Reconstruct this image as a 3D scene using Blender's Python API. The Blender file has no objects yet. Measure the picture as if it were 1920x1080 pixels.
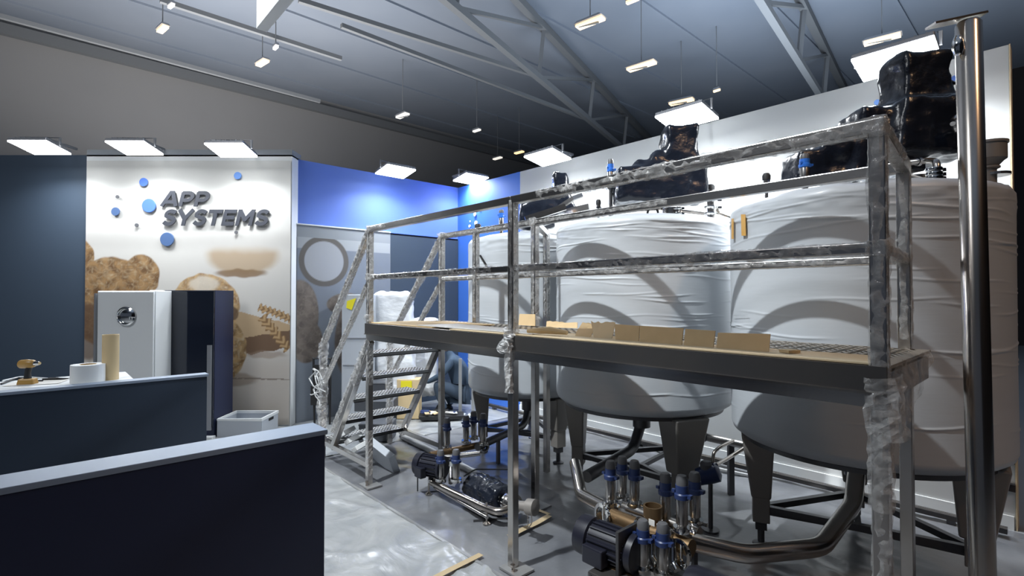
import bpy, bmesh, math, random
from mathutils import Vector, Matrix, noise
C = bpy.context.scene
COL = C.collection
PI = math.pi
# ---------------------------------------------------------------- camera, world, light, exposure
F = 957.0; PITCH = math.radians(0.9); CZ = 1.7
cam_d = bpy.data.cameras.new('camera'); cam = bpy.data.objects.new('camera', cam_d); COL.objects.link(cam)
cam_d.sensor_width = 36; cam_d.lens = F/1920*36; cam_d.clip_start = .05; cam_d.clip_end = 200
cam.location = (0, 0, CZ); cam.rotation_euler = (PI/2+PITCH, 0, 0); C.camera = cam
C.view_settings.view_transform = 'Standard'; C.view_settings.look = 'None'
C.view_settings.exposure = 0.0; C.view_settings.gamma = 1.0
try: C.view_settings.use_curve_mapping = False
except Exception: pass
w = bpy.data.worlds.new('hall_air'); C.world = w; w.use_nodes = True
w.node_tree.nodes['Background'].inputs[0].default_value = (.62, .74, 1, 1)
w.node_tree.nodes['Background'].inputs[1].default_value = 0.075

ROT = -math.atan2(.736, .677)                    # stand frame: x = along the platform, y = away from it
E1 = Vector((math.cos(ROT), math.sin(ROT), 0)); E2 = Vector((-E1.y, E1.x, 0))
def W(a, b, z=0): return E1*a + E2*b + Vector((0, 0, z))
def L(p): return Vector((p.dot(E1), p.dot(E2), p.z))
def ray(px, py):
    u, v = (px-960)/F, (540-py)/F
    c, s = math.cos(PITCH), math.sin(PITCH)
    return Vector((u, c - v*s, s + v*c))
def at(px, py, Y): r = ray(px, py); return Vector((0, 0, CZ)) + r*(Y/r.y)
def G(px, py, z=0.): r = ray(px, py); return Vector((0, 0, CZ)) + r*((z-CZ)/r.z)
def onb(px, py, b): r = ray(px, py); return Vector((0, 0, CZ)) + r*(b/r.dot(E2))
def ona(px, py, a): r = ray(px, py); return Vector((0, 0, CZ)) + r*(a/r.dot(E1))

def light(name, kind, loc, target, power, color=(1, 1, 1), size=.3, size_y=None, spot=None, blend=.5, spread=None):
    d = bpy.data.lights.new(name, kind); d.energy = power; d.color = color
    if kind == 'AREA':
        d.size = size
        if size_y: d.shape = 'RECTANGLE'; d.size_y = size_y
        if spread: d.spread = math.radians(spread)
    else: d.shadow_soft_size = size
    if kind == 'SPOT': d.spot_size = math.radians(spot); d.spot_blend = blend
    o = bpy.data.objects.new(name, d); COL.objects.link(o); o.location = loc
    o.rotation_euler = (Vector(target)-Vector(loc)).to_track_quat('-Z', 'Y').to_euler()
    return o
# hall high-bay flood that throws the railing shadows on the tanks, and a warm one from the aisle on the right
light('hall_flood_light', 'SPOT', W(-3.0, -1.7, 8.8), W(-3.3, 3.0, 1.4), 4300, (.92, .97, 1), .13, spot=45, blend=.8)
light('aisle_flood_light', 'SPOT', W(4.5, 1.5, 7.5), W(1.2, 3.2, .6), 420, (1, .62, .34), .25, spot=70)
# unseen uplights added behind the walls and the camera to brighten the roof
light('roof_fill_light', 'AREA', W(-3, 11, 3.4), W(-3, 11, 9), 950, (.78, .88, 1), 7, spread=150)
light('roof_fill_light', 'AREA', W(-13, 3, 3.4), W(-13, 3, 9), 900, (.95, .93, .92), 7, spread=150)
light('roof_fill_light', 'AREA', (-2, -6, 3.6), (-2, -6, 9), 400, (.78, .88, 1), 7, spread=150)
light('cabinet_fill_light', 'AREA', (-5.5, -1.0, 7.5), (-3.8, 6.0, 1.2), 160, (.95, .97, 1), 2.0, spread=150)  # unseen fill added to lift the cabinets before the bread wall

# ---------------------------------------------------------------- materials
def P(name, col, rough=.5, metal=0., spec=None, coat=0, bump=None, alpha=None, emis=None, vary=None, stretch=None):
    """bump=(scale, strength, distance), vary=(scale, second colour, amount)"""
    m = bpy.data.materials.new(name); m.use_nodes = True
    nt = m.node_tree; b = nt.nodes['Principled BSDF']
    b.inputs['Base Color'].default_value = (*col, 1); b.inputs['Roughness'].default_value = rough
    b.inputs['Metallic'].default_value = metal
    if spec is not None: b.inputs['Specular IOR Level'].default_value = spec
    if coat: b.inputs['Coat Weight'].default_value = coat; b.inputs['Coat Roughness'].default_value = .12
    if alpha is not None: b.inputs['Alpha'].default_value = alpha
    if emis: b.inputs['Emission Color'].default_value = (*emis[0], 1); b.inputs['Emission Strength'].default_value = emis[1]
    if bump or vary:
        tc = nt.nodes.new('ShaderNodeTexCoord'); mp = nt.nodes.new('ShaderNodeMapping')
        nt.links.new(tc.outputs['Object'], mp.inputs[0])
        if stretch: mp.inputs['Scale'].default_value = stretch
    if bump:
        n = nt.nodes.new('ShaderNodeTexNoise'); n.inputs['Scale'].default_value = bump[0]; n.inputs['Detail'].default_value = 4
        nt.links.new(mp.outputs[0], n.inputs[0])
        bp = nt.nodes.new('ShaderNodeBump'); bp.inputs['Strength'].default_value = bump[1]; bp.inputs['Distance'].default_value = bump[2]
        nt.links.new(n.outputs[0], bp.inputs['Height']); nt.links.new(bp.outputs[0], b.inputs['Normal'])
    if vary:
        n = nt.nodes.new('ShaderNodeTexNoise'); n.inputs['Scale'].default_value = vary[0]; n.inputs['Detail'].default_value = 5
        nt.links.new(mp.outputs[0], n.inputs[0])
        r = nt.nodes.new('ShaderNodeValToRGB'); r.color_ramp.elements[0].position = .5-vary[2]; r.color_ramp.elements[1].position = .5+vary[2]
        r.color_ramp.elements[0].color = (*col, 1); r.color_ramp.elements[1].color = (*vary[1], 1)
        nt.links.new(n.outputs[0], r.inputs[0]); nt.links.new(r.outputs[0], b.inputs['Base Color'])
    return m
def film(name, col, clear, rough=.18, scale=30):
    m = bpy.data.materials.new(name); m.use_nodes = True; nt = m.node_tree; N = nt.nodes
    b = N['Principled BSDF']; b.inputs['Base Color'].default_value = (*col, 1); b.inputs['Roughness'].default_value = rough
    b.inputs['Specular IOR Level'].default_value = .9
    t = N.new('ShaderNodeBsdfTransparent'); mx = N.new('ShaderNodeMixShader')
    tc = N.new('ShaderNodeTexCoord'); n = N.new('ShaderNodeTexNoise'); n.inputs['Scale'].default_value = scale; n.inputs['Detail'].default_value = 4
    nt.links.new(tc.outputs['Object'], n.inputs[0])
    r = N.new('ShaderNodeMapRange'); r.inputs[1].default_value = .35; r.inputs[2].default_value = .7
    r.inputs[3].default_value = max(.04, 1-clear-.15); r.inputs[4].default_value = min(1, 1-clear+.3)
    nt.links.new(n.outputs[0], r.inputs[0]); nt.links.new(r.outputs[0], mx.inputs[0])
    bp = N.new('ShaderNodeBump'); bp.inputs['Strength'].default_value = .8; bp.inputs['Distance'].default_value = .01
    nt.links.new(n.outputs[0], bp.inputs['Height']); nt.links.new(bp.outputs[0], b.inputs['Normal'])
    nt.links.new(t.outputs[0], mx.inputs[1]); nt.links.new(b.outputs[0], mx.inputs[2])
    nt.links.new(mx.outputs[0], N['Material Output'].inputs[0])
    return m
def vcol_mat(name, rough=.6):
    m = bpy.data.materials.new(name); m.use_nodes = True; nt = m.node_tree
    a = nt.nodes.new('ShaderNodeVertexColor'); a.layer_name = 'print'
    nt.links.new(a.outputs[0], nt.nodes['Principled BSDF'].inputs['Base Color'])
    nt.nodes['Principled BSDF'].inputs['Roughness'].default_value = rough
    return m
M = dict(
 navy=P('navy_laminate', (.024, .037, .06), .45, vary=(1.5, (.028, .041, .064), .3)),
 navy_deep=P('dark_navy_front', (.012, .018, .052), .5),
 navy_wall=P('navy_wall_cloth', (.033, .052, .080), .7),
 whitewall=P('white_wall_cloth', (.54, .55, .545), .75, bump=(3, .05, .02)),
 bluewall=P('blue_wall_print', (.095, .17, .56), .6, vary=(.8, (.12, .23, .68), .3)),
 blueright=P('bright_blue_print', (.05, .17, .62), .6),
 greywall=P('grey_panel_cloth', (.23, .25, .27), .7),
 topgrey=P('counter_top_grey', (.23, .28, .36), .45),
 white=P('white_laminate', (.72, .74, .74), .4),
 glassblack=P('dark_glass_front', (.012, .016, .028), .06, spec=.6),
 chrome=P('chrome', (.75, .75, .74), .08, 1),
 steel=P('brushed_steel', (.60, .59, .58), .24, 1, bump=(60, .12, .002), vary=(4, (.48, .45, .42), .3)),
 steelw=P('polished_tube_steel', (.55, .52, .49), .22, 1, vary=(3, (.42, .37, .32), .3)),
 steeld=P('dark_sheet_steel', (.085, .085, .09), .40, .7, vary=(2.2, (.12, .11, .10), .25)),
 galv=P('galvanised_leg_steel', (.30, .31, .32), .42, .6, bump=(25, .15, .003), vary=(6, (.40, .40, .39), .3)),
 leg=P('grey_brown_leg_cover', (.27, .25, .23), .45, .3, bump=(12, .3, .01)),
 frame=P('dark_frame_steel', (.11, .11, .115), .35, .8),
 tread=P('checker_plate_steel', (.42, .37, .30), .35, .6),
 film=film('stretch_film', (.62, .62, .61), .72, .09, 26),
 film2=film('stretch_film_bunched', (.62, .63, .63), .5, .12, 45),
 tank=P('white_foil_wrap', (.53, .56, .59), .42, coat=.10, bump=(6, .15, .004), stretch=(1, 1, 8), vary=(1.3, (.49, .52, .55), .3)),
 tankw=P('pale_foil_wrap', (.76, .78, .80), .34, coat=.25, bump=(7, .5, .03), stretch=(1, 1, 2)),
 blackfoil=P('black_stretch_foil', (.009, .012, .020), .24, coat=.15, bump=(24, .55, .008)),
 blackpl=P('black_motor_paint', (.012, .013, .022), .35),
 bluecap=P('blue_valve_plastic', (.018, .035, .115), .35),
 bluebright=P('bright_blue_valve_plastic', (.03, .16, .60), .35),
 greycap=P('grey_valve_dome', (.10, .10, .105), .45),
 card=P('corrugated_cardboard', (.62, .46, .26), .85, vary=(9, (.55, .40, .22), .2)),
 card2=P('pale_cardboard', (.62, .50, .32), .85),
 paper=P('white_paper', (.74, .72, .67), .8),
 bronze=P('bronze_fitting', (.26, .17, .09), .35, .8),
 roof=P('dark_hall_roof', (.20, .235, .29), .9, vary=(.4, (.25, .28, .33), .3)),
 beam=P('painted_roof_steel', (.17, .18, .19), .8),
 farwall=P('hall_concrete', (.31, .305, .30), .9, vary=(.3, (.27, .27, .275), .3)),
 darkhall=P('dark_hall_side', (.035, .03, .03), .9),
 floor=P('hall_floor', (.20, .21, .22), .7),
 mat=P('shade_grey_film', (.095, .10, .112), .28, coat=.3, bump=(5, .35, .02), vary=(1.6, (.20, .205, .215), .2)),  # the floor film again, coloured darker for the shade under the platform
 tape=P('tan_tape', (.42, .33, .20), .6), orange=P('orange_tape', (.62, .34, .08), .5),
 yellow=P('yellow_plastic', (.75, .66, .02), .5),
 dblue=P('blue_shirt_cloth', (.035, .06, .095), .85), jeans=P('denim_trousers', (.035, .055, .085), .9),
 skin=P('skin', (.42, .26, .18), .6), hair=P('dark_hair', (.02, .015, .012), .8),
 rubber=P('black_rubber', (.012, .012, .013), .6), letter=P('letter_grey', (.04, .043, .055), .5),
 dotblue=P('dot_blue', (.07, .16, .52), .5), dotpale=P('dot_pale_blue', (.12, .26, .62), .5), dotdark=P('dot_slate_blue', (.06, .115, .25), .5),
 dotwhite=P('dot_white', (.85, .87, .9), .5), dotgrey=P('dot_grey', (.10, .10, .11), .5),
 lamp=P('flood_diffuser', (1, 1, 1), .5, emis=((.93, .97, 1), 22)),
 warm=P('warm_tube', (1, .8, .5), .5, emis=((1, .66, .34), 1.5)),
 cool=P('pale_lamp', (1, 1, 1), .5, emis=((1, .93, .82), .9)),
 lampbody=P('flood_housing', (.30, .31, .33), .4, .4), bin=P('grey_crate_plastic', (.42, .45, .49), .5),
 tan=P('tan_wrapping_tube', (.60, .46, .26), .7), gold=P('amber_tool_plastic', (.45, .26, .07), .35),
 toolg=P('grey_tool_case', (.05, .055, .065), .5))

# ---------------------------------------------------------------- mesh helpers
class MB:
    def __init__(s): s.bm = bmesh.new()
    def box(s, c, d, rot=None, top=1.0, topy=None):
        x, y, z = d[0]/2, d[1]/2, d[2]/2; ty = top if topy is None else topy
        vs = []
        for sz, k, ky in ((-1, 1, 1), (1, top, ty)):
            for sx, sy in ((-1, -1), (1, -1), (1, 1), (-1, 1)):
                v = Vector((sx*x*k, sy*y*ky, sz*z))
                if rot is not None: v = rot @ v
                vs.append(s.bm.verts.new(v+Vector(c)))
        for f in ((3, 2, 1, 0), (4, 5, 6, 7), (0, 1, 5, 4), (1, 2, 6, 5), (2, 3, 7, 6), (3, 0, 4, 7)):
            s.bm.faces.new([vs[i] for i in f])
        return s
    def poly(s, pts, thick):              # polygon prism: pts list of Vector, thick vector
        a = [s.bm.verts.new(p) for p in pts]; b = [s.bm.verts.new(p+thick) for p in pts]; n = len(pts)
        s.bm.faces.new(a[::-1]); s.bm.faces.new(b)
        for i in range(n): s.bm.faces.new((a[i], a[(i+1) % n], b[(i+1) % n], b[i]))
        return s
    def tube(s, pts, r, n=10, sq=False, up=None):
        pts = [Vector(p) for p in pts]; rr = r if isinstance(r, (list, tuple)) else [r]*len(pts)
        rings = []; prev = None
        for i, p in enumerate(pts):
            d0 = (p-pts[i-1]).normalized() if i else (pts[1]-p).normalized()
            d1 = (pts[i+1]-p).normalized() if i < len(pts)-1 else d0
            t = (d0+d1).normalized()
            if prev is None:
                ref = Vector((0, 0, 1)) if abs(t.z) < .9 else Vector((1, 0, 0))
                if up is not None: ref = up
                u = (ref - t*ref.dot(t)).normalized()
            else: u = (prev - t*prev.dot(t)).normalized()
            prev = u; v = t.cross(u)
            k = 1/max(.5, t.dot(d0))
            nn = 4 if sq else n; off = PI/4 if sq else 0; R = rr[i]*(math.sqrt(2) if sq else 1)
            rings.append([s.bm.verts.new(p + (u*math.cos(off+2*PI*j/nn)+v*math.sin(off+2*PI*j/nn))*R*(k if (0 < i < len(pts)-1) else 1)) for j in range(nn)])
        for a, b in zip(rings, rings[1:]):
            m = len(a)
            for j in range(m): s.bm.faces.new((a[j], a[(j+1) % m], b[(j+1) % m], b[j]))
        s.bm.faces.new(rings[0][::-1]); s.bm.faces.new(rings[-1])
        return s
    def lathe(s, prof, c=(0, 0, 0), n=20, axis=None, cap=True):
        c = Vector(c); q = Matrix.Identity(3) if axis is None else Vector((0, 0, 1)).rotation_difference(Vector(axis)).to_matrix()
        rings = [[s.bm.verts.new(c + q @ Vector((r*math.cos(2*PI*j/n), r*math.sin(2*PI*j/n), z))) for j in range(n)] for r, z in prof]
        for a, b in zip(rings, rings[1:]):
            for j in range(n): s.bm.faces.new((a[j], a[(j+1) % n], b[(j+1) % n], b[j]))
        if cap:
            s.bm.faces.new(rings[0][::-1]); s.bm.faces.new(rings[-1])
        return s
    def make(s, name, mat, parent=None, smooth=False, bevel=0, loc=None):
        bmesh.ops.recalc_face_normals(s.bm, faces=s.bm.faces)
        me = bpy.data.meshes.new(name); s.bm.to_mesh(me); s.bm.free()
        me.materials.append(M[mat] if isinstance(mat, str) else mat)
        o = bpy.data.objects.new(name, me); COL.objects.link(o)
        if parent: o.parent = parent
        if loc is not None: o.location = loc
        if smooth:
            me.polygons.foreach_set('use_smooth', [True]*len(me.polygons))
            try: me.set_sharp_from_angle(angle=math.radians(42))
            except Exception: pass
        if bevel:
            md = o.modifiers.new('bevel', 'BEVEL'); md.width = bevel; md.segments = 2; md.limit_method = 'ANGLE'
        return o
def thing(name, label, cat, loc=(0, 0, 0), rot=0, group=None):
    o = bpy.data.objects.new(name, None); COL.objects.link(o); o.location = loc; o.rotation_euler = (0, 0, rot)
    o['label'] = label; o['category'] = cat
    if group: o['group'] = group
    return o
def tag(o, label, cat, group=None):
    o['label'] = label; o['category'] = cat
    if group: o['group'] = group
    return o
def struct(o): o['kind'] = 'structure'; return o
def stand(name, label, cat, a, b, z=0, group=None): return thing(name, label, cat, W(a, b, z), ROT, group)
def V(*a): return Vector(a)
def arc_pts(pts, r=.06, n=4):                  # round the corners of a polyline
    pts = [Vector(p) for p in pts]; out = [pts[0]]
    for i in range(1, len(pts)-1):
        p = pts[i]; a = (pts[i-1]-p); b = (pts[i+1]-p); k = min(r, a.length*.45, b.length*.45)
        A = p+a.normalized()*k; B = p+b.normalized()*k
        for j in range(n+1):
            t = j/n; out.append(A*(1-t)**2 + p*2*t*(1-t) + B*t*t)
    out.append(pts[-1]); return out
def sleeve(p0, p1, rad, name, parent, mat='film', seed=0, amp=.35, step=.022, loose=None, n=10):
    """crumpled stretch film around a bar: a thin noisy skin"""
    p0, p1 = Vector(p0), Vector(p1); t = (p1-p0); Ln = t.length; t.normalize()
    ref = V(0, 0, 1) if abs(t.z) < .9 else V(1, 0, 0); u = (ref-t*ref.dot(t)).normalized(); v = t.cross(u)
    m = MB(); rings = []; k = max(3, int(Ln/step))
    for i in range(k+1):
        s = Ln*i/k; ring = []
        for j in range(n):
            an = 2*PI*j/n; sqr = 1/max(abs(math.cos(an)), abs(math.sin(an)))
            q = V(s*9+seed*3.1, math.cos(an)*1.2, math.sin(an)*1.2)
            nz = noise.noise(q)*.6+abs(noise.noise(q*2.7+V(9, 9, 9)))*.9 + .5*noise.noise(V(s*38+seed, j*.8, 0))
            R = rad*(min(sqr, 1.28)*1.05 + amp*nz)
            if loose: R += loose*max(0, noise.noise(V(s*4+seed*7, an*.3, 2)))*(1 if math.cos(an) < -.2 else .15)
            ring.append(m.bm.verts.new(p0+t*s+(u*math.cos(an)+v*math.sin(an))*R))
        rings.append(ring)
    for a, b in zip(rings, rings[1:]):
        for j in range(n): m.bm.faces.new((a[j], a[(j+1) % n], b[(j+1) % n], b[j]))
    return m.make(name, mat, parent)
_tex = {}
def tex(size, kind='CLOUDS'):
    if (size, kind) not in _tex:
        t = bpy.data.textures.new('crumple', kind); t.noise_scale = size; _tex[(size, kind)] = t
        if kind == 'CLOUDS': t.noise_depth = 2
    return _tex[(size, kind)]
def crumple(o, vox, amp, scale, amp2=0, scale2=.05, smooth=3):
    r = o.modifiers.new('remesh', 'REMESH'); r.mode = 'VOXEL'; r.voxel_size = vox; r.use_smooth_shade = True
    s = o.modifiers.new('smooth', 'SMOOTH'); s.factor = .6; s.iterations = smooth
    d = o.modifiers.new('folds', 'DISPLACE'); d.texture = tex(scale); d.strength = amp; d.mid_level = .5; d.texture_coords = 'LOCAL'
    if amp2:
        d = o.modifiers.new('creases', 'DISPLACE'); d.texture = tex(scale2); d.strength = amp2; d.mid_level = .5; d.texture_coords = 'LOCAL'
    return o
def dup(o, parent=None):
    c = o.copy(); COL.objects.link(c)
    if parent: c.parent = parent
    for ch in list(o.children): dup(ch, c)
    return c
# ================================================================ SETTING
m = MB(); m.box((0, 6, -.05), (60, 50, .1)); struct(m.make('floor', 'floor'))
# plastic film under the machines, platform shade painted in as dark grey
g = MB(); m0 = stand('shade_painted_film', 'plastic floor film under the steel platform and tanks, coloured dark for shade', 'mat', 0, 0)
nx_, ny_ = 240, 110; gr = []
for i in range(nx_+1):
    row = []
    for j in range(ny_+1):
        a, b = -5.3+7.2*i/nx_, 2.04+3.12*j/ny_; q = V(a, b, 3)
        wv = V(noise.noise(q*1.1), noise.noise(q*1.1+V(5, 5, 5)), 0)*.9
        k1 = 1-abs(noise.noise(V(a*.9-b*.6, b*1.6+a*.7, 1)+wv)); k2 = 1-abs(noise.noise(V(a*1.9+b, b*3.1, 4)+wv))
        h = .010*max(0, k1-.88)/.12+.006*max(0, k2-.88)/.12
        row.append(g.bm.verts.new(V(a, b, .006+(h if 0 < j < ny_ else 0))))
    gr.append(row)
for i in range(nx_):
    for j in range(ny_): g.bm.faces.new((gr[i][j], gr[i+1][j], gr[i+1][j+1], gr[i][j+1]))
o = g.make('shade_sheet', 'mat', m0); o.data.polygons.foreach_set('use_smooth', [True]*len(o.data.polygons))
# plastic film over the aisle floor: real wrinkles
def film_sheet():
    m = MB(); nx, ny = 230, 200; a0, a1, b0, b1 = -6.96, 1.2, -1.2, 5.1
    rows = []
    for i in range(nx+1):
        row = []
        for j in range(ny+1):
            a = a0+(a1-a0)*i/nx; b = b0+(b1-b0)*j/ny
            q = V(a*.9, b*.9, 0)
            wv = V(noise.noise(q*1.3), noise.noise(q*1.3+V(5, 5, 5)), 0)*.8
            r1 = 1-abs(noise.noise(V(a*.75+b*.35, b*1.9-a*.4, 1)+wv)); r2 = 1-abs(noise.noise(V(a*2.6, b*1.1+a, 4)+wv*1.2))
            r3 = 1-abs(noise.noise(q*5.5+wv))
            h = .014*max(0, r1-.90)/.10 + .010*max(0, r2-.90)/.10 + .005*max(0, r3-.8)/.2
            und = 1 if b < 2.1 else .35
            row.append(m.bm.verts.new(W(a, b, .010+h*und)))
        rows.append(row)
    for i in range(nx):
        for j in range(ny):
            a = a0+(a1-a0)*(i+.5)/nx; b = b0+(b1-b0)*(j+.5)/ny
            if b > 2.06 and a > -5.28: continue
            pw = W(a, b, 0)
            if pw.y > 6.64 and pw.x < -2.84: continue
            m.bm.faces.new((rows[i][j], rows[i+1][j], rows[i+1][j+1], rows[i][j+1]))
    bmesh.ops.delete(m.bm, geom=[v for v in m.bm.verts if not v.link_faces], context='VERTS')
    return m
fm = bpy.data.materials.new('milky_plastic_sheet'); fm.use_nodes = True
nt = fm.node_tree; b = nt.nodes['Principled BSDF']; b.inputs['Base Color'].default_value = (.40, .425, .45, 1)
b.inputs['Roughness'].default_value = .26; b.inputs['Specular IOR Level'].default_value = .8
tc = nt.nodes.new('ShaderNodeTexCoord'); n1 = nt.nodes.new('ShaderNodeTexNoise'); n1.inputs['Scale'].default_value = 2.2; n1.inputs['Detail'].default_value = 6; n1.inputs['Distortion'].default_value = 1.5
bp = nt.nodes.new('ShaderNodeBump'); bp.inputs['Strength'].default_value = .45; bp.inputs['Distance'].default_value = .04
r = nt.nodes.new('ShaderNodeValToRGB'); r.color_ramp.elements[0].position = .35; r.color_ramp.elements[1].position = .72
r.color_ramp.elements[0].color = (.25, .265, .275, 1); r.color_ramp.elements[1].color = (.36, .37, .37, 1)
nt.links.new(tc.outputs['Object'], n1.inputs[0]); nt.links.new(n1.outputs[0], bp.inputs['Height']); nt.links.new(bp.outputs[0], b.inputs['Normal'])
nt.links.new(n1.outputs[0], r.inputs[0]); nt.links.new(r.outputs[0], b.inputs['Base Color'])
M['filmsheet'] = fm
o = film_sheet().make('plastic_sheet', 'filmsheet', smooth=False)
o.data.polygons.foreach_set('use_smooth', [True]*len(o.data.polygons))
tag(o, 'wrinkled milky plastic sheeting spread over the aisle floor', 'sheeting')
def strip(pa, pb, wd, label):
    a, b = G(*pa, .03), G(*pb, .03); d = (b-a); s = V(-d.y, d.x, 0).normalized()*wd/2
    m = MB(); k = 8; l0 = []
    for i in range(k+1):
        p = a+d*i/k; wb = .01*noise.noise(p*5); l0.append((m.bm.verts.new(p+s+V(0, 0, wb)), m.bm.verts.new(p-s+V(0, 0, wb))))
    for x, y in zip(l0, l0[1:]): m.bm.faces.new((x[0], y[0], y[1], x[1]))
    o = m.make('tape_strip', 'tape'); sd = o.modifiers.new('thick', 'SOLIDIFY'); sd.thickness = .002
    tag(o, label, 'tape', None)
strip((812, 1085), (902, 1038), .045, 'tan tape strip crossing the plastic sheet at the bottom of the photo')
strip((955, 1005), (1030, 968), .05, 'tan tape strip on the shaded film just right of the middle platform post')
strip((990, 948), (1030, 966), .03, 'short tan tape strip meeting another beside the pump drum')

# hall shell --------------------------------------------------
m = MB()
HZ = 9.6
m.box((2, 12, HZ+.1), (64, 60, .2)); ceil = struct(m.make('ceiling', 'roof'))
m = MB()
for i in range(18): m.box(W(-26+i*2.3, 8, HZ-.03), (.10, 60, .06), rot=Matrix.Rotation(ROT, 3, 'Z'))
rb = m.make('roof_ribs', 'roof', ceil)
m = MB(); m.box(W(-20.5, 10, 4.8), (.5, 60, 9.6), rot=Matrix.Rotation(ROT, 3, 'Z')); wf = struct(m.make('wall_far', 'farwall'))
for z, t in ((9.2, .3),):
    m = MB(); m.box(W(-20.15, 10, z), (.2, 60, t), rot=Matrix.Rotation(ROT, 3, 'Z')); m.make('wall_rail', 'beam', wf)
m = MB(); m.box(W(3, 25, 4.8), (60, .5, 9.6), rot=Matrix.Rotation(ROT, 3, 'Z')); struct(m.make('wall_hall_side', 'darkhall'))
m = MB(); m.box(W(12, 6, 4.8), (.5, 40, 9.6), rot=Matrix.Rotation(ROT, 3, 'Z')); struct(m.make('wall_hall_end', 'darkhall'))
# roof trusses: nodes read off at the height of the bottom chord
def truss(nodes, tops, k):
    m = MB(); m.tube(nodes, .08, sq=True); m.make('bottom_chord', 'beam', ceil)
    m = MB(); m.tube(tops, .10, sq=True); m.make('top_chord', 'beam', ceil)
    for i, n_ in enumerate(nodes):
        m = MB(); m.tube([n_, tops[i]], .055, sq=True); m.make('web_bar', 'beam', ceil)
        if i+1 < len(tops):
            m = MB(); m.tube([n_, tops[i+1]], .045, sq=True); m.make('web_bar', 'beam', ceil)
n1p, n3p = G(855, 15, 8.0), G(1105, 225, 8.0); st = (n3p-n1p)/2
nodes = [n1p+st*i for i in range(-2, 5)]; truss(nodes, [p+V(.15, 0, 1.45) for p in nodes], 0)
q1, q3 = G(1430, 5, 8.0), G(1530, 165, 8.0); s2 = (q3-q1)/2
nodes2 = [q1+s2*i*1.2 for i in range(-1, 6)]; truss(nodes2, [p+V(.15, 0, 1.45) for p in nodes2], 1)
nodes3 = None if 1 else [p+(G(640, 48, 8)-G(1105, 225, 8))*.95+V(-2, 1, 0) for p in nodes]
for A, B in (((640, 48), (1105, 225)), ((560, 0), (1000, 140)), ((300, 0), (640, 110)), ((0, 30), (600, 190))):
    m = MB(); m.tube([G(*A, 8.0), G(*B, 8.0)], .05, sq=True); m.make('brace_bar', 'beam', ceil)
# stand walls ---------------------------------------------------
HT = 3.55
def wallbox(mb, a0, a1, b0, b1, z0, z1): mb.box(W((a0+a1)/2, (b0+b1)/2, (z0+z1)/2), (a1-a0, b1-b0, z1-z0), rot=Matrix.Rotation(ROT, 3, 'Z'))
aR = L(onb(1895, 300, 5.21)).x; aS = L(onb(975, 400, 5.21)).x
m = MB(); wallbox(m, aS, aR, 5.21, 5.34, 0, HT); wr = struct(m.make('wall_right', 'whitewall', bevel=.004))
m = MB(); wallbox(m, -7.03, aS, 5.21, 5.34, 0, HT); m.make('blue_panel', 'blueright', wr)
m = MB(); wallbox(m, aS, aR-.01, 5.195, 5.21, 0, .10); m.make('skirting', 'white', wr)
m = MB(); wallbox(m, aR, aR+.008, 5.20, 5.35, 0, HT); m.make('edge_trim', 'card2', wr)
for z in (.48, .28):     # two vent slots low down at the right end
    p = onb(1883, 940, 5.2); q = L(p)
    m = MB(); wallbox(m, q.x-.07, q.x+.06, 5.188, 5.205, z, z+.055); m.make('vent_slot', 'darkhall', wr)
    m = MB(); wallbox(m, q.x-.07, q.x+.06, 5.17, 5.20, z+.055, z+.068); m.make('vent_lip', 'steel', wr)
m = MB(); wallbox(m, -7.16, -7.03, 2.50, 5.34, 2.67, HT); wb = struct(m.make('wall_back', 'bluewall'))
m = MB(); wallbox(m, -7.16, -7.0, 2.50, 3.91, 0, 2.67); m.make('grey_panel', 'greywall', wb)
m = MB(); wallbox(m, -7.16, -7.01, 3.91, 5.20, 0, 2.64); m.make('navy_panel', 'navy_wall', wb)
m = MB(); wallbox(m, -7.16, -6.985, 2.50, 3.91, 2.665, 2.68); m.make('ledge', 'white', wb)
# front-facing wall with the bread print
XL, XR, YF = (157-960)/F*6.68, (545-960)/F*6.68, 6.68
m = MB(); m.box(((XL+XR)/2, YF+.20, 1.78), (XR-XL, .36, 3.56)); wl = struct(m.make('wall_left', 'white'))
m = MB(); m.box(((XL+XR)/2, YF+.16, 3.585), (XR-XL, .28, .09)); m.make('top_trim', 'greywall', wl)
m = MB(); m.box((-9.6, YF+.2, 1.78), (2*(9.6+XL)-.004, .34, 3.56)); wn = struct(m.make('wall_navy', 'navy_wall'))

def painted(name, pos, col, nu, nv, parent):
    me = bpy.data.meshes.new(name); vs = []; cs = []; fs = []
    for j in range(nv+1):
        for i in range(nu+1):
            vs.append(pos(i/nu, j/nv)); c = col(i/nu, j/nv); cs += [c[0], c[1], c[2], 1.]
    for j in range(nv):
        for i in range(nu): k = j*(nu+1)+i; fs.append((k, k+1, k+nu+2, k+nu+1))
    me.from_pydata(vs, [], fs); at_ = me.color_attributes.new('print', 'FLOAT_COLOR', 'POINT'); at_.data.foreach_set('color', cs)
    me.materials.append(vcol_mat(name+'_ink')); o = bpy.data.objects.new(name, me); COL.objects.link(o); o.parent = parent; return o
def lin(r, g, b): return tuple((x/255.)**2.2 for x in (r, g, b))
def mixc(a, b, t): t = max(0, min(1, t)); return tuple(x*(1-t)+y*t for x, y in zip(a, b))
def ss(a, b, x): t = max(0, min(1, (x-a)/(b-a))); return t*t*(3-2*t)
def ell(x, y, cx, cy, rx, ry, rot=0):
    dx, dy = x-cx, y-cy; c, s = math.cos(rot), math.sin(rot); u, v = (dx*c+dy*s)/rx, (-dx*s+dy*c)/ry
    return math.sqrt(u*u+v*v)
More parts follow.
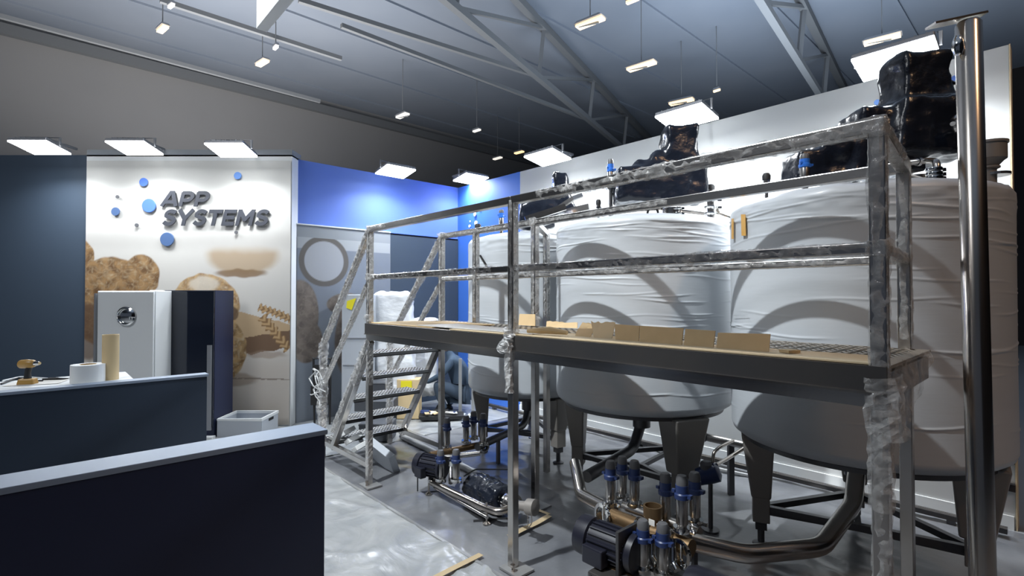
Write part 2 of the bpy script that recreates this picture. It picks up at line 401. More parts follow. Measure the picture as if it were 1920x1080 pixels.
def crust(x, y, base, dark, light, seed=0):
    n = noise.noise(V(x*.07+seed, y*.07, seed)); n2 = noise.noise(V(x*.22+seed, y*.16, 3)); n3 = abs(noise.noise(V(x*.05+y*.03, y*.08-x*.02+seed, 7)))
    n4 = noise.noise(V(x*.5, y*.45, seed+2)); c = mixc(base, dark, .5+n*1.2+n2*.8+n4*.5); return mixc(c, light, max(0, .8-n3*7)*.35+max(0, n2+n4*.4)*.6)
def bread_print(u, v):
    x = 157+388*u; y = 800-500*v
    x += noise.noise(V(x*.06, y*.06, 1))*2.5; y += noise.noise(V(x*.06, y*.06, 5))*2.5
    c = mixc(lin(218, 217, 212), lin(205, 202, 196), ss(300, 520, y))
    c = mixc(c, lin(190, 187, 182), .8*ss(425, 450, y)*(1-ss(455, 480, y)))
    c = mixc(c, lin(196, 188, 178), ss(640, 700, y))
    d = ell(x, y, 455, 480, 68, 38); 
    bowl = (1-ss(.8, 1.15, d))*ss(458, 480, y); c = mixc(c, lin(170, 145, 112), bowl*.8)
    c = mixc(c, lin(128, 102, 74), (1-ss(.7, 1.1, ell(x, y, 452, 514, 52, 9)))*.9)
    cr = (lin(158, 124, 84), lin(104, 76, 48), lin(205, 184, 150))
    c = mixc(c, crust(x, y, *cr, 3), 1-ss(.93, 1.02, ell(x, y, 152, 488, 22, 38)))
    c = mixc(c, crust(x, y, *cr, 8), 1-ss(.94, 1.02, ell(x, y, 262, 520, 36, 42)))
    dd = ell(x, y, 205, 570, 80, 88); c = mixc(c, crust(x, y, *cr, 1), 1-ss(.96, 1.01, dd))
    c = mixc(c, lin(92, 70, 54), (1-ss(.8, 1.0, ell(x, y, 165, 625, 42, 60)))*.8)
    dd = ell(x, y, 385, 575, 66, 60, .3); lf = mixc(crust(x, y, lin(196, 164, 118), lin(140, 106, 68), lin(224, 208, 178), 5), lin(214, 205, 190), (1-ss(.6, .9, ell(x, y, 382, 535, 38, 20)))*.8)
    # board
    def inside(px, py, pts):
        r_ = True
        for (x0, y0), (x1, y1) in zip(pts, pts[1:]+pts[:1]):
            if (x1-x0)*(py-y0)-(y1-y0)*(px-x0) < 0: r_ = False; break
        return r_
    if inside(x, y, [(440, 590), (560, 618), (560, 628), (448, 638), (400, 600)]): c = lin(188, 160, 124)
    if inside(x, y, [(400, 575), (470, 592), (560, 612), (560, 632), (452, 640), (400, 640)]): c = lin(186, 160, 126)
    if inside(x, y, [(446, 638), (560, 620), (560, 652), (470, 668), (452, 662)]): c = lin(112, 88, 68)
    c = mixc(c, lin(150, 130, 112), .6*(1-ss(.5, 1, ell(x, y, 500, 668, 50, 8))))
    c = mixc(c, lf, 1-ss(.97, 1.01, dd))
    c = mixc(c, lin(96, 76, 60), (1-ss(.8, 1.0, ell(x, y, 428, 590, 22, 16)))*.85)
    dd = ell(x, y, 408, 660, 56, 64, .15); c = mixc(c, lin(130, 110, 90), (1-ss(.9, 1.2, ell(x, y, 425, 715, 55, 14)))*.6)
    c = mixc(c, crust(x, y, lin(172, 142, 100), lin(112, 86, 54), lin(214, 198, 168), 2), 1-ss(.97, 1.01, dd))
    # ears of wheat
    for (ax, ay, bx, by, wd) in ((486, 578, 545, 600, 9), (492, 596, 540, 655, 11)):
        t = ((x-ax)*(bx-ax)+(y-ay)*(by-ay))/((bx-ax)**2+(by-ay)**2)
        if 0 <= t <= 1.05:
            px_, py_ = ax+(bx-ax)*t, ay+(by-ay)*t; d_ = math.hypot(x-px_, y-py_); wv = wd*(.75+.25*math.sin(t*44))
            if d_ < wv: c = mixc(lin(192, 160, 116), lin(124, 94, 62), .5+.5*math.sin(t*44+d_*.6))
    if abs(y-(713+(x-460)*.02)) < 1.3 and x > 400: c = mixc(c, lin(120, 108, 98), .8)
    return tuple(q*.84 for q in c)
mural = painted('bread_print', lambda u, v: (XL+.01+(XR-XL-.02)*u, YF+.008, .02+3.46*v), bread_print, 270, 330, wl)
def grey_print(u, v):
    b = 2.51+1.39*u; z = 2.5*v
    c = mixc(lin(122, 129, 138), lin(112, 119, 130), ss(0, 2.4, z)); 
    rx, rz = L(ona(608, 490, -7)).y, ona(608, 490, -7).z
    rr = math.hypot(b-rx, z-rz)
    if z > 2.35: c = lin(150, 154, 158)
    c = mixc(c, lin(88, 84, 80), 1-ss(.345, .36, rr)); c = mixc(c, lin(148, 151, 156), 1-ss(.27, .285, rr))
    for (px, py, r1, r2, s) in ((562, 590, .26, .48, 1), (664, 640, .30, .60, 5), (650, 570, .3, .16, 9), (575, 640, .22, .30, 3)):
        p = ona(px, py, -7); d = ell(b, z, L(p).y, p.z, r1, r2)
        c = mixc(c, crust(b*120, z*120, lin(116, 106, 98), lin(84, 76, 70), lin(140, 130, 120), s), 1-ss(.94, 1.02, d))
    return c
painted('grey_bread_print', lambda u, v: W(-6.994, 2.51+1.39*u, 2.5*v), grey_print, 150, 190, wb)

# ---------------------------------------------------------------- company sign: every letter a part
sg = thing('company_sign', 'raised dark grey italic lettering APP SYSTEMS with dots on the bread wall', 'sign', (0, YF-.012, 0))
def arcs(cx, cy, rx, ry, a0, a1, n=9): return [(cx+rx*math.cos(math.radians(a0+(a1-a0)*i/n)), cy+ry*math.sin(math.radians(a0+(a1-a0)*i/n))) for i in range(n+1)]
GL = {'A': (1.0, [[(.08, .06), (.44, .90), (.56, .90), (.92, .06)], [(.27, .30), (.73, .30)]]),
      'P': (.86, [[(.13, .06), (.13, .88)], [(.13, .88), (.40, .88)]+arcs(.48, .645, .26, .235, 90, -90)+[(.13, .41)]]),
      'S': (.84, [arcs(.46, .68, .29, .21, 35, 200, 8)+[(.46, .50)]+arcs(.42, .31, .31, .20, 60, -150, 9)]),
      'Y': (.90, [[(.05, .94), (.45, .42)], [(.85, .94), (.45, .42)], [(.45, .45), (.45, .06)]]),
      'T': (.84, [[(.04, .87), (.80, .87)], [(.42, .87), (.42, .06)]]),
      'E': (.80, [[(.13, .06), (.13, .94)], [(.13, .87), (.74, .87)], [(.13, .50), (.68, .50)], [(.13, .13), (.74, .13)]]),
      'M': (1.08, [[(.13, .06), (.13, .94)], [(.17, .86), (.54, .36)], [(.54, .36), (.91, .86)], [(.95, .94), (.95, .06)]])}
def put_letters(txt, x0, x1, yb, yt, parent, frame, mat='letter', dep=.016, wd=.225, shear=.24):
    tot = sum(GL[c][0] for c in txt)+.08*(len(txt)-1)+shear; sx = (x1-x0)/tot; sy = yt-yb; adv = 0
    for ch in txt:
        gw, strokes = GL[ch]; m = MB()
        for li, st_ in enumerate(strokes):
            pts = [Vector((p[0], p[1])) for p in st_]
            left, right = [], []
            for i, p in enumerate(pts):
                d0 = (p-pts[i-1]).normalized() if i else (pts[1]-p).normalized(); d1 = (pts[i+1]-p).normalized() if i < len(pts)-1 else d0
                t_ = (d0+d1).normalized(); nn = Vector((-t_.y, t_.x))*wd/2/max(.62, t_.dot(d0)); left.append(p+nn); right.append(p-nn)
            if len(pts) > 1:
                e0 = (pts[0]-pts[1]).normalized()*.05; e1 = (pts[-1]-pts[-2]).normalized()*.05
                left[0] = left[0]+e0; right[0] = right[0]+e0; left[-1] = left[-1]+e1; right[-1] = right[-1]+e1
            for k in range(len(pts)-1):
                q = [left[k], left[k+1], right[k+1], right[k]]; vs = []
                for z in (0, dep+.0004*li):
                    vs.append([m.bm.verts.new(frame(x0+(adv+v_.x+max(0, min(1, v_.y))*shear)*sx, yb+v_.y*sy, z)) for v_ in q])
                for i in range(4):
                    m.bm.faces.new((vs[0][i], vs[0][(i+1) % 4], vs[1][(i+1) % 4], vs[1][i]))
                m.bm.faces.new(vs[0][::-1]); m.bm.faces.new(vs[1])
        m.make('letter', mat, parent); adv += gw+.08
def pz(x, y): p = at(x, y, YF); return p.x, p.z
x0, zb = pz(303, 388); x1, zt = pz(398, 359)
put_letters('APP', x0, x1, zb, zt, sg, lambda X, Z, d: (X, -d, Z))
x0, zb = pz(304, 424); x1, zt = pz(509, 393)
put_letters('SYSTEMS', x0, x1, zb, zt, sg, lambda X, Z, d: (X, -d, Z))
for (px, py, r_, mt) in ((271, 342, 8, 'dotblue'), (281, 386, 13, 'dotblue'), (218.5, 397, 8, 'dotdark'), (315, 449, 13, 'dotdark'), (447, 330, 7, 'dotpale'), (222, 369.5, 3.2, 'dotgrey'), (258, 422.5, 3.6, 'dotgrey'), (444, 436, 3.2, 'dotgrey')):
    x, z = pz(px, py); R = r_*YF/F
    m = MB(); m.lathe([(R, 0), (R, .008), (R*.95, .011)], (x, .0, z), 28, axis=(0, -1, 0)); m.make('sign_dot', mt, sg)
# dots and letters of the logo on the far side walls
s2 = thing('logo_sign', 'small white dots of a logo in the blue corner above the first tank', 'sign')
for px, py, r_ in ((891, 402, 3.6), (893, 418, 4.2), (881, 424, 2.6), (882, 415, 1.5), (900, 392, 2.0)):
    p = onb(px, py, 5.2); m = MB(); m.lathe([(r_*p.y/F, 0), (r_*p.y/F, .012)], p, 16, axis=-E2); m.make('logo_dot', 'dotwhite', s2)
s3 = thing('logo_sign', 'grey letters and blue dots of a logo on the white wall behind the pole', 'sign')
for px, py, r_, mt in ((1790, 147, 5, 'dotblue'), (1645, 192, 5, 'dotpale')):
    p = onb(px, py, 5.2); m = MB(); m.lathe([(r_*p.y/F, 0), (r_*p.y/F, .012)], p, 16, axis=-E2); m.make('logo_dot', mt, s3)
pa, pb = onb(1784, 214, 5.195), onb(1840, 190, 5.195); la, lb = L(pa), L(pb)
put_letters('APP', la.x, lb.x, la.z, la.z+.115, s3, lambda X, Z, d: W(X, 5.205-d, Z), dep=.02, wd=.12)

# ---------------------------------------------------------------- floodlights on the walls
def flood(p, rot, wall_dist, label, tilt=10, wd=.46, dp=.36, power=46):
    t = thing('floodlight', label, 'light', p, rot, 'floodlights along the tops of the stand walls')
    R = Matrix.Rotation(math.radians(-tilt), 3, 'X')
    m = MB(); m.box(R @ V(0, 0, .034), (wd, dp, .035), rot=R); m.make('housing', 'lampbody', t, bevel=.008)
    m = MB(); m.box(R @ V(0, 0, .008), (wd*.99, dp*.98, .016), rot=R); m.make('diffuser', 'lamp', t)
    m = MB()
    for i in range(7): m.box(R @ V(-wd*.4+i*wd*.8/6, 0, .068), (.008, dp*.8, .02), rot=R)
    m.make('cooling_fins', 'lampbody', t)
    m = MB(); m.tube([V(0, wall_dist+.02, .14), V(0, .06, .14), V(0, 0, .08)], .014, sq=True); m.make('wall_arm', 'lampbody', t)
    m = MB(); m.tube([V(-wd/2-.012, 0, .03), V(-wd/2-.012, 0, .13), V(wd/2+.012, 0, .13), V(wd/2+.012, 0, .03)], .008, sq=True); m.make('bracket', 'lampbody', t)
    rz = Matrix.Rotation(rot, 3, 'Z'); c = Vector(p) + rz @ (R @ V(0, 0, -.02)); tg = Vector(p) + rz @ (R @ V(0, 0, -1.0))
    lo = light('floodlight_beam', 'AREA', c, tg, power, (.90, .95, 1), wd*.9, dp*.9, spread=150)
    lo.rotation_euler = (rz @ R).to_euler(); lo['kind'] = 'helper'
for px, py, lb in ((75, 278, 'leftmost white floodlight, over the plain navy wall'), (253, 279, 'white floodlight over the left half of the bread wall'), (434, 283, 'white floodlight over the right half of the bread wall above the sign')):
    flood(at(px, py, 6.18), 0, .5, lb, power=30)
for px, py, lb in ((742, 323, 'white floodlight over the middle of the blue back wall'), (883, 337, 'white floodlight hanging in the blue corner')):
    flood(ona(px, py, -6.55), ROT+PI/2, .48, lb, power=34)
for px, py, lb in ((1026, 297, 'white floodlight at the left end of the long white wall'), (1287, 222, 'white floodlight above the middle tank'), (1680, 115, 'largest white floodlight, above the nearest tank at right')):
    flood(onb(px, py, 4.72), ROT, .48, lb, power=56, wd=.5)

# hall lamps far above
HL = [((1083, 52), (1131, 33), 11.5, 'warm', 'warm tube lamp high in the hall roof, the largest in the group'), ((1178, 132), (1228, 116), 0, 'warm', 'warm tube lamp high in the roof above the middle of the white wall'), ((1256, 196), (1300, 186), 0, 'warm', 'warm tube lamp seen just above the middle tank floodlight'), ((1620, 83), (1689, 65), 0, 'warm', 'long warm tube lamp above the big floodlight at right'), ((1175, 6), (1197, -3), 0, 'warm', 'warm tube lamp cut by the top edge of the photo'),
 ((299, 60), (311, 49), 0, 'warm', 'small warm lamp in the roof at upper left'), ((484, 123), (500, 113), 0, 'warm', 'small warm lamp in the roof right of the upper left one'), ((966, 288), (981, 284), 0, 'warm', 'tiny warm lamp just above the left end of the white wall'), ((746, 221), (764, 213), 0, 'cool', 'small pale lamp in the middle of the dark roof'), ((888, 247), (900, 243), 0, 'cool', 'small pale lamp in the roof over the blue corner'), ((1338, 172), (1350, 168), 0, 'warm', 'short warm lamp between the two right hand floodlights'), ((926, 299), (940, 295), 0, 'cool', 'faint pale lamp low in the roof beside the white wall end'), ((317, 14), (325, 8), 0, 'cool', 'small pale lamp at the top left of the roof'), ((514, 92), (520, 86), 0, 'cool', 'tiny pale spot lamp left of the hanging white panel')]
for A, B, _, mt, lb in HL:
    z = 7.7; a, b = G(*A, z), G(*B, z)
    if a.y > 40: continue
    t = thing('hall_lamp', lb, 'lamp', (a+b)/2, 0, 'tube lamps under the hall roof'); d = (b-a)/2; n_ = V(-d.y, d.x, 0).normalized()
    rz_ = math.atan2(d.y, d.x); R = Matrix.Rotation(rz_, 3, 'Z'); Ln = d.length*2
    m = MB(); m.box((0, 0, 0), (Ln, min(.22, Ln*.3), .05), rot=R); m.make('tube', mt, t)
    m = MB(); m.box((0, 0, .06), (Ln*1.08, min(.3, Ln*.42), .06), rot=R, top=.8); m.make('reflector', 'lampbody', t)
    m = MB(); m.tube([V(0, 0, .08), V(0, 0, HZ-z)], .012, n=5); m.make('hanger', 'beam', t)
    if Ln > .5:
        m = MB(); m.tube([-d-n_*.05, -d-n_*.05+E1.lerp(E2, .3)*-.0+V(.45, -.28, -.05)], .02, sq=True); m.make('side_arm', 'beam', t)

# hanging white fascia beam
t = stand('hanging_panel', 'white fascia beam hanging overhead at the top of the photo', 'fascia', -3.78, 1.07, 3.55)
m = MB(); m.box((2.2, .035, .2), (4.4, .07, .4)); m.make('panel', 'white', t, bevel=.003)
m = MB(); m.tube([V(.4, .035, .4), V(.4, .035, HZ-3.55)], .006, n=5); m.make('hanging_cable', 'steel', t)
# ================================================================ STEEL PLATFORM WITH STAIRS
A0, A1, B0, B1, DZ, RZ, MZ = -4.25, -.447, 2.17, 2.95, 1.455, 2.30, 1.87; A1B = -.51
pf = stand('steel_platform', 'stainless steel work platform with railings and stairs in front of the wrapped tanks', 'platform', 0, 0)
def sq(name, pts, wd, mat='steel', par=pf, up=None):
    m = MB(); m.tube(pts, wd/2, sq=True, up=up); return m.make(name, mat, par, bevel=.004)
hw = .05
def post(a, b, z0, z1, mat='steel', wrap=None, seed=1, amp=.3):
    o = sq('post', [V(a, b, z0), V(a, b, z1)], hw, mat)
    if wrap:
        for (w0, w1) in wrap: sleeve(V(a, b, w0), V(a, b, w1), hw/2, 'film_wrap', o, 'film', seed, amp)
    return o
# full posts: lower galvanised leg and upper railing post in one
AM = (A0+A1)/2
for a, b, z1, wr_, sd in ((A0, B0, RZ, [(.1, .5), (.9, 2.3)], 1), (AM, B0, RZ, [(1.30, 2.3)], 2), (A1, B0, RZ, [(.62, 2.32)], 3), (A0, B1, RZ, [(1.45, 2.3)], 4), (-2.93, B1, RZ, [(1.45, 2.3)], 5), (A1B, B1, RZ, [(1.5, 2.31)], 6)):
    o = post(a, b, .012, z1, 'steel' if z1 > 2 else 'galv', wr_, sd, .42 if sd in (1, 3) else .25)
    m = MB(); m.box((a+.03, b, .018), (.17, .14, .012)); m.make('foot_plate', 'galv', o)
    m = MB(); m.lathe([(.01, 0), (.01, .03), (.016, .03), (.016, .045)], (a+.045, b-.045, .02), 8); m.make('anchor_bolt', 'steelw', o)
post(-3.40, 3.58, .012, RZ, 'steel', [(1.5, 2.3)], 8)
post(-3.70, B1, 1.45, RZ, 'steel', [(1.5, 2.3)], 9)
# rails
def rail(name, p0, p1, wrap=True, seed=0, amp=.3, wd=.05, loose=None, rng=(0, 1), mat='film'):
    o = sq(name, [p0, p1], wd)
    if wrap:
        d = Vector(p1)-Vector(p0); sleeve(Vector(p0)+d*rng[0], Vector(p0)+d*rng[1], wd/2, 'film_wrap', o, mat, seed, amp, loose=loose)
    return o
rail('top_rail', V(A0-.025, B0, RZ), V(AM, B0, RZ), True, 11, .3, rng=(0, .18))
rail('top_rail', V(AM, B0, RZ), V(A1+.025, B0, RZ), True, 12, .75, rng=(.12, 1))
rail('mid_rail', V(A0, B0, MZ), V(AM, B0, MZ), True, 13, .8, .04, rng=(0, .9))
rail('mid_rail', V(AM, B0, MZ), V(A1, B0, MZ), True, 14, .55, .04, loose=.05, rng=(0, 1))
rail('top_rail', V(A0, B1, RZ), V(-2.93, B1, RZ), True, 15, .25)
rail('mid_rail', V(A0, B1, MZ), V(-2.93, B1, MZ), True, 16, .4, .04)
rail('top_rail', V(-2.93, B1, RZ), V(A1B, B1, RZ), True, 17, .2, rng=(0, .5))
rail('mid_rail', V(-2.93, B1, MZ), V(A1B, B1, MZ), True, 18, .25, .04)
rail('side_rail', V(-2.93, B1, RZ), V(-3.40, 3.58, RZ), False, 0)
rail('side_rail', V(A1, B0, RZ), V(A1B, B1, RZ), True, 19, .6)
rail('side_rail', V(A1, B0, MZ), V(A1B, B1, MZ), True, 20, .6, .04, loose=.04)
# corner brace bundle of film
sleeve(V(A1, B0-.0, 1.42), V(A1+.02, B0+.02, 1.20), .045, 'film_bundle', pf, 'film', 31, .45)
sleeve(V(A1, B0, .95), V(A1-.0, B0, 1.25), .03, 'film_bundle', pf, 'film', 32, .5)
sleeve(V(AM-.02, B0-.03, 1.36), V(AM+.01, B0-.035, 1.50), .035, 'film_bundle', pf, 'film2', 33, 1.3, step=.01)
sleeve(V(AM, B0-.03, 1.10), V(AM, B0-.03, 1.38), .018, 'film_bundle', pf, 'film2', 34, 1.1)
m = MB()
for k in range(3):
    c = V(AM-.05+k*.02, B0-.05, 1.37+.012*k); m.tube([c+V(math.cos(t*PI/5)*.045, -.01*k, math.sin(t*PI/5)*.028) for t in range(10)], .005, n=5)
m.make('film_knot', 'film2', pf)
# curtain of loose film at the right end of the deck
m = MB(); k = 14; rows = []
for i in range(k+1):
    row = []
    for j in range(k+1):
        b = B0+.02+(B1-B0-.1)*i/k; z = 1.46 - (.30-.26*i/k)*j/k
        row.append(m.bm.verts.new(V(A1+.035+.03*noise.noise(V(b*6, z*9, 2))+.01*j/k, b, z)))
    rows.append(row)
for i in range(k):
    for j in range(k): m.bm.faces.new((rows[i][j], rows[i+1][j], rows[i+1][j+1], rows[i][j+1]))
m.make('loose_film', 'film', pf)
# deck
m = MB(); m.box(((A0+A1)/2, B0-.03, 1.408), (A1-A0+.05, .012, .094)); m.make('deck_fascia', 'steeld', pf)
m = MB(); m.box(((A0+A1)/2, B0-.033, 1.360), (A1-A0+.05, .02, .008)); m.make('fascia_lip', 'steelw', pf)
m = MB(); m.box(((A0+A1)/2, B0-.015, 1.333), (A1-A0-.02, .03, .048)); m.make('front_beam', 'steel', pf)
m = MB(); m.box(((A0+A1)/2, B1, 1.39), (A1-A0, .04, .10)); m.make('back_beam', 'steel', pf)
for a in (A0, -3.3, AM, -1.4, A1):
    m = MB(); m.box((a, (B0+B1)/2, 1.38), (.04, B1-B0, .10)); m.make('cross_beam', 'steel', pf)
m = MB(); m.box(((A0+A1)/2, (B0+B1)/2, DZ-.006), (A1-A0+.05, B1-B0+.05, .012)); m.make('deck_plate', 'tread', pf)
# raised lozenges of the checker plate
m = MB(); i = 0
a = A0+.05
while a < A1-.02:
    b = B0+.03+(.03 if i % 2 else 0)
    while b < B1:
        d = V(.016, .016, 0) if i % 2 else V(.016, -.016, 0); n_ = V(-d.y, d.x, 0)*.28; p = V(a, b, DZ)
        vs = [m.bm.verts.new(q) for q in (p-d, p-n_+V(0, 0, .003), p+d, p+n_+V(0, 0, .003), )]; m.bm.faces.new(vs)
        b += .06
    a += .03; i += 1
o = m.make('tread_pattern', 'steelw', pf); o['kind'] = 'stuff'
# low frame at the floor
rail('base_rail', V(A0, B0, .19), V(-5.3, B0, .19), False)
rail('base_rail', V(A0, B1, .21), V(-5.27, B1, .21), False)
rail('base_rail', V(-5.29, B0, .19), V(-5.27, B1, .21), False)
m = MB(); m.tube([V(-5.35, B1+.2, .04), V(-3.6, B1+.05, .04)], .035, n=12); m.make('floor_tube', 'galv', pf, smooth=True)
m = MB(); m.box(((-5.25+A1)/2, 2.045, .012), (A1+5.25, .022, .020)); m.make('edge_strip', 'galv', pf)
# stairs
st0, st1 = V(A0+.02, 0, 1.30), V(-5.02, 0, .17)
for b in (B0, B1):
    o = sq('stringer', [V(st0.x, b, st0.z), V(st1.x, b, st1.z)], .055, 'steel')
    if b == B0: sleeve(V(st0.x-.05, b, st0.z-.05), V(st0.x-.30, b, st0.z-.42), .03, 'film_wrap', o, 'film', 41, .5)
sq('stringer', [V(A0-.10, B0+.04, 1.28), V(-5.12, B0+.04, .30)], .04, 'steel'); sleeve(V(A0-.10, B0+.04, 1.28), V(-5.12, B0+.04, .30), .028, 'film_bundle', pf, 'film', 42, .6)
for i in range(5):
    z = 1.165-.232*i; a = A0-.03-.172*i
    m = MB(); m.box((a-.11, (B0+B1)/2, z), (.25, B1-B0-.05, .030)); o = m.make('stair_tread', 'galv', pf, bevel=.003)
    m = MB(); m.box((a+.012, (B0+B1)/2, z-.004), (.006, B1-B0-.05, .036)); m.make('tread_nosing', 'frame', o)
    m = MB()
    for x in range(5):
        for y in range(20): m.lathe([(.010, 0), (.007, .005)], (a-.21+.048*x, B0+.05+(B1-B0-.1)*y/19, z+.0155), 6)
    q = m.make('grip_studs', 'steelw', o); q['kind'] = 'stuff'
# stair handrails
hz = 1.19
for b, wrap in ((B0, True), (B1, True)):
    o = sq('handrail', [V(A0, b, RZ), V(-5.28, b, hz)], .048); sleeve(V(A0-.05, b, RZ-.05), V(-5.28, b, hz), .026, 'film_wrap', o, 'film', 51+b, .55, loose=.02)
    o = sq('stair_mid_rail', [V(A0, b, MZ-.03), V(-5.28, b, .76)], .038); sleeve(V(A0-.05, b, MZ-.08), V(-5.28, b, .76), .022, 'film_wrap', o, 'film', 55+b, .5)
    o = sq('stair_post', [V(-5.28, b, hz), V(-5.28, b, .012)], .048); sleeve(V(-5.28, b, hz+.02), V(-5.28, b, .25), .034, 'film_wrap', o, 'film', 60+b, .8 if b == B0 else .5, loose=.04 if b == B0 else None)
m = MB()                                        # loose curls of film at the stair foot
for k in range(7):
    rnd = random.Random(k); c = V(-5.28, B0-.03, .70+.05*k/2)
    m.tube([c+V(math.cos(t*.7+k)*(.04+.02*t*rnd.random()), -.03*rnd.random()*t/4, math.sin(t*.6+k*2)*(.05+.008*t)) for t in range(10)], .006, n=5)
m.make('film_tail', 'film2', pf)
# small film corner knots
for p in ((A0, B0, RZ), (A1, B0, RZ), (A0, B0, MZ), (A1, B0, MZ), (A0, B1, RZ), (-2.93, B1, RZ), (-2.93, B1, 1.5), (A0, B0, 1.5)):
    m = MB(); m.box(p, (.07, .07, .07)); o = m.make('film_corner', 'film', pf); crumple(o, .012, .05, .04, smooth=2)

# ---------------------------------------------------------------- cardboard on the deck
def sheet(px0, py0, px1, py1, ptl, ptr, b, label, lean=.03, mat='card', thick=.006, ragged=0, seed=0):
    """upright piece of board: bottom corners at (px0,py0),(px1,py1) standing at depth b; ptl, ptr = top corner pixels"""
    p = [onb(px0, py0, b), onb(px1, py1, b), onb(*ptr, b+lean), onb(*ptl, b+lean)]
    dz = DZ+.008 - min(p[0].z, p[1].z)
    p = [q+V(0, 0, dz) for q in p]; org = p[0].copy(); org.z = DZ+.006; rnd = random.Random(seed)
    top = []
    k = 10 if ragged else 1
    for i in range(k+1):
        q = p[2].lerp(p[3], i/k); top.append(q+V(0, 0, (rnd.random()-.5)*ragged if 0 < i < k or ragged else 0))
    m = MB(); pts = [q-org for q in (p[0], p[1], *top)]; m.poly(pts, E2*thick)
    o = m.make('cardboard_piece', mat, loc=org); tag(o, label, 'cardboard', 'cardboard pieces standing on the platform deck'); return o
bf = 2.26
sheet(1343, 656, 1441, 663, (1346, 627), (1444, 630), bf, 'widest upright cardboard piece, rightmost on the platform deck')
sheet(1282, 652, 1337, 656, (1285, 621), (1341, 625), bf+.01, 'square upright cardboard piece left of the widest one')
sheet(1199, 645, 1278, 651, (1200, 615), (1281, 620), bf+.02, 'long upright cardboard piece with a paler torn corner')
sheet(1154, 641, 1197, 645, (1152, 612), (1199, 616), bf+.03, 'plain upright cardboard piece in the middle of the row')
sheet(1113, 638, 1147, 640, (1108, 609), (1153, 609), bf+.06, 'torn pale cardboard piece with a ragged top edge', .05, 'card2', ragged=.012, seed=3)
sheet(1078, 636, 1106, 638, (1084, 621), (1113, 622), bf+.05, 'small leaning cardboard flap at the left end of the row', .06)
sheet(1080, 630, 1148, 634, (1092, 612), (1148, 616), bf+.28, 'brown cardboard flap with a wavy edge behind the small flap', .04, ragged=.012, seed=5)
sheet(1024, 624, 1082, 626, (1025, 612), (1082, 616), 2.80, 'low scalloped cardboard strip at the rear railing', .02, ragged=.01, seed=6)
sheet(972, 617, 1003, 619, (974, 596), (1003, 597), 2.86, 'cardboard piece leaning at the rear railing post', .02)
def flat(pix, z, label, mat='card', name='cardboard_sheet', cat='cardboard', th=.006, wob=0):
    pts = [G(x, y, z) for x, y in pix]; org = sum(pts, V(0, 0, 0))/len(pts)
    m = MB(); m.poly([p-org+V(0, 0, wob*noise.noise(p*6)) for p in pts], V(0, 0, th)); o = m.make(name, mat, loc=org); tag(o, label, cat); return o
def flatab(pts, z, label, mat='card', name='cardboard_sheet', cat='cardboard', th=.006):
    org = W(pts[0][0], pts[0][1], z); m = MB(); m.poly([W(a, b, z)-org for a, b in pts], V(0, 0, th)); o = m.make(name, mat, loc=org); return tag(o, label, cat)
flatab([(-3.0, B0-.02), (A1-.02, B0-.02), (A1-.03, 2.44), (-1.2, 2.40), (-1.3, 2.46), (-3.0, 2.50)], DZ+.003, 'flat cardboard covering the front of the deck on the right half', 'card2')
flatab([(A0+.02, B0), (-3.25, B0), (-3.2, 2.75), (-3.9, 2.8), (A0+.02, 2.6)], DZ+.003, 'flat cardboard lying on the deck above the stairs', 'card')
flatab([(-3.5, B0+.02), (-2.2, B0+.02), (-2.25, 2.42), (-3.45, 2.55)], DZ+.011, 'white paper sheet lying on the deck by the middle post', 'paper', 'paper_sheet', 'paper', .004)
m = MB(); m.tube([W(-2.25, 2.2, 0)-W(-2.25, 2.2, 0), W(-2.1, 2.24, .01)-W(-2.25, 2.2, 0), W(-1.98, 2.26, 0)-W(-2.25, 2.2, 0)], [.012, .022, .012], n=8)
tag(m.make('brown_paper_roll', 'card', loc=W(-2.25, 2.2, DZ+.03)), 'crumpled brown paper roll end beside the white paper sheet', 'paper')
m = MB(); m.box((0, 0, .008), (.06, .05, .012), rot=Matrix.Rotation(.3, 3, 'Z')); tag(m.make('cardboard_scrap', 'card', loc=W(-.78, 2.28, DZ+.009)), 'small cardboard scrap at the right end of the deck', 'cardboard')

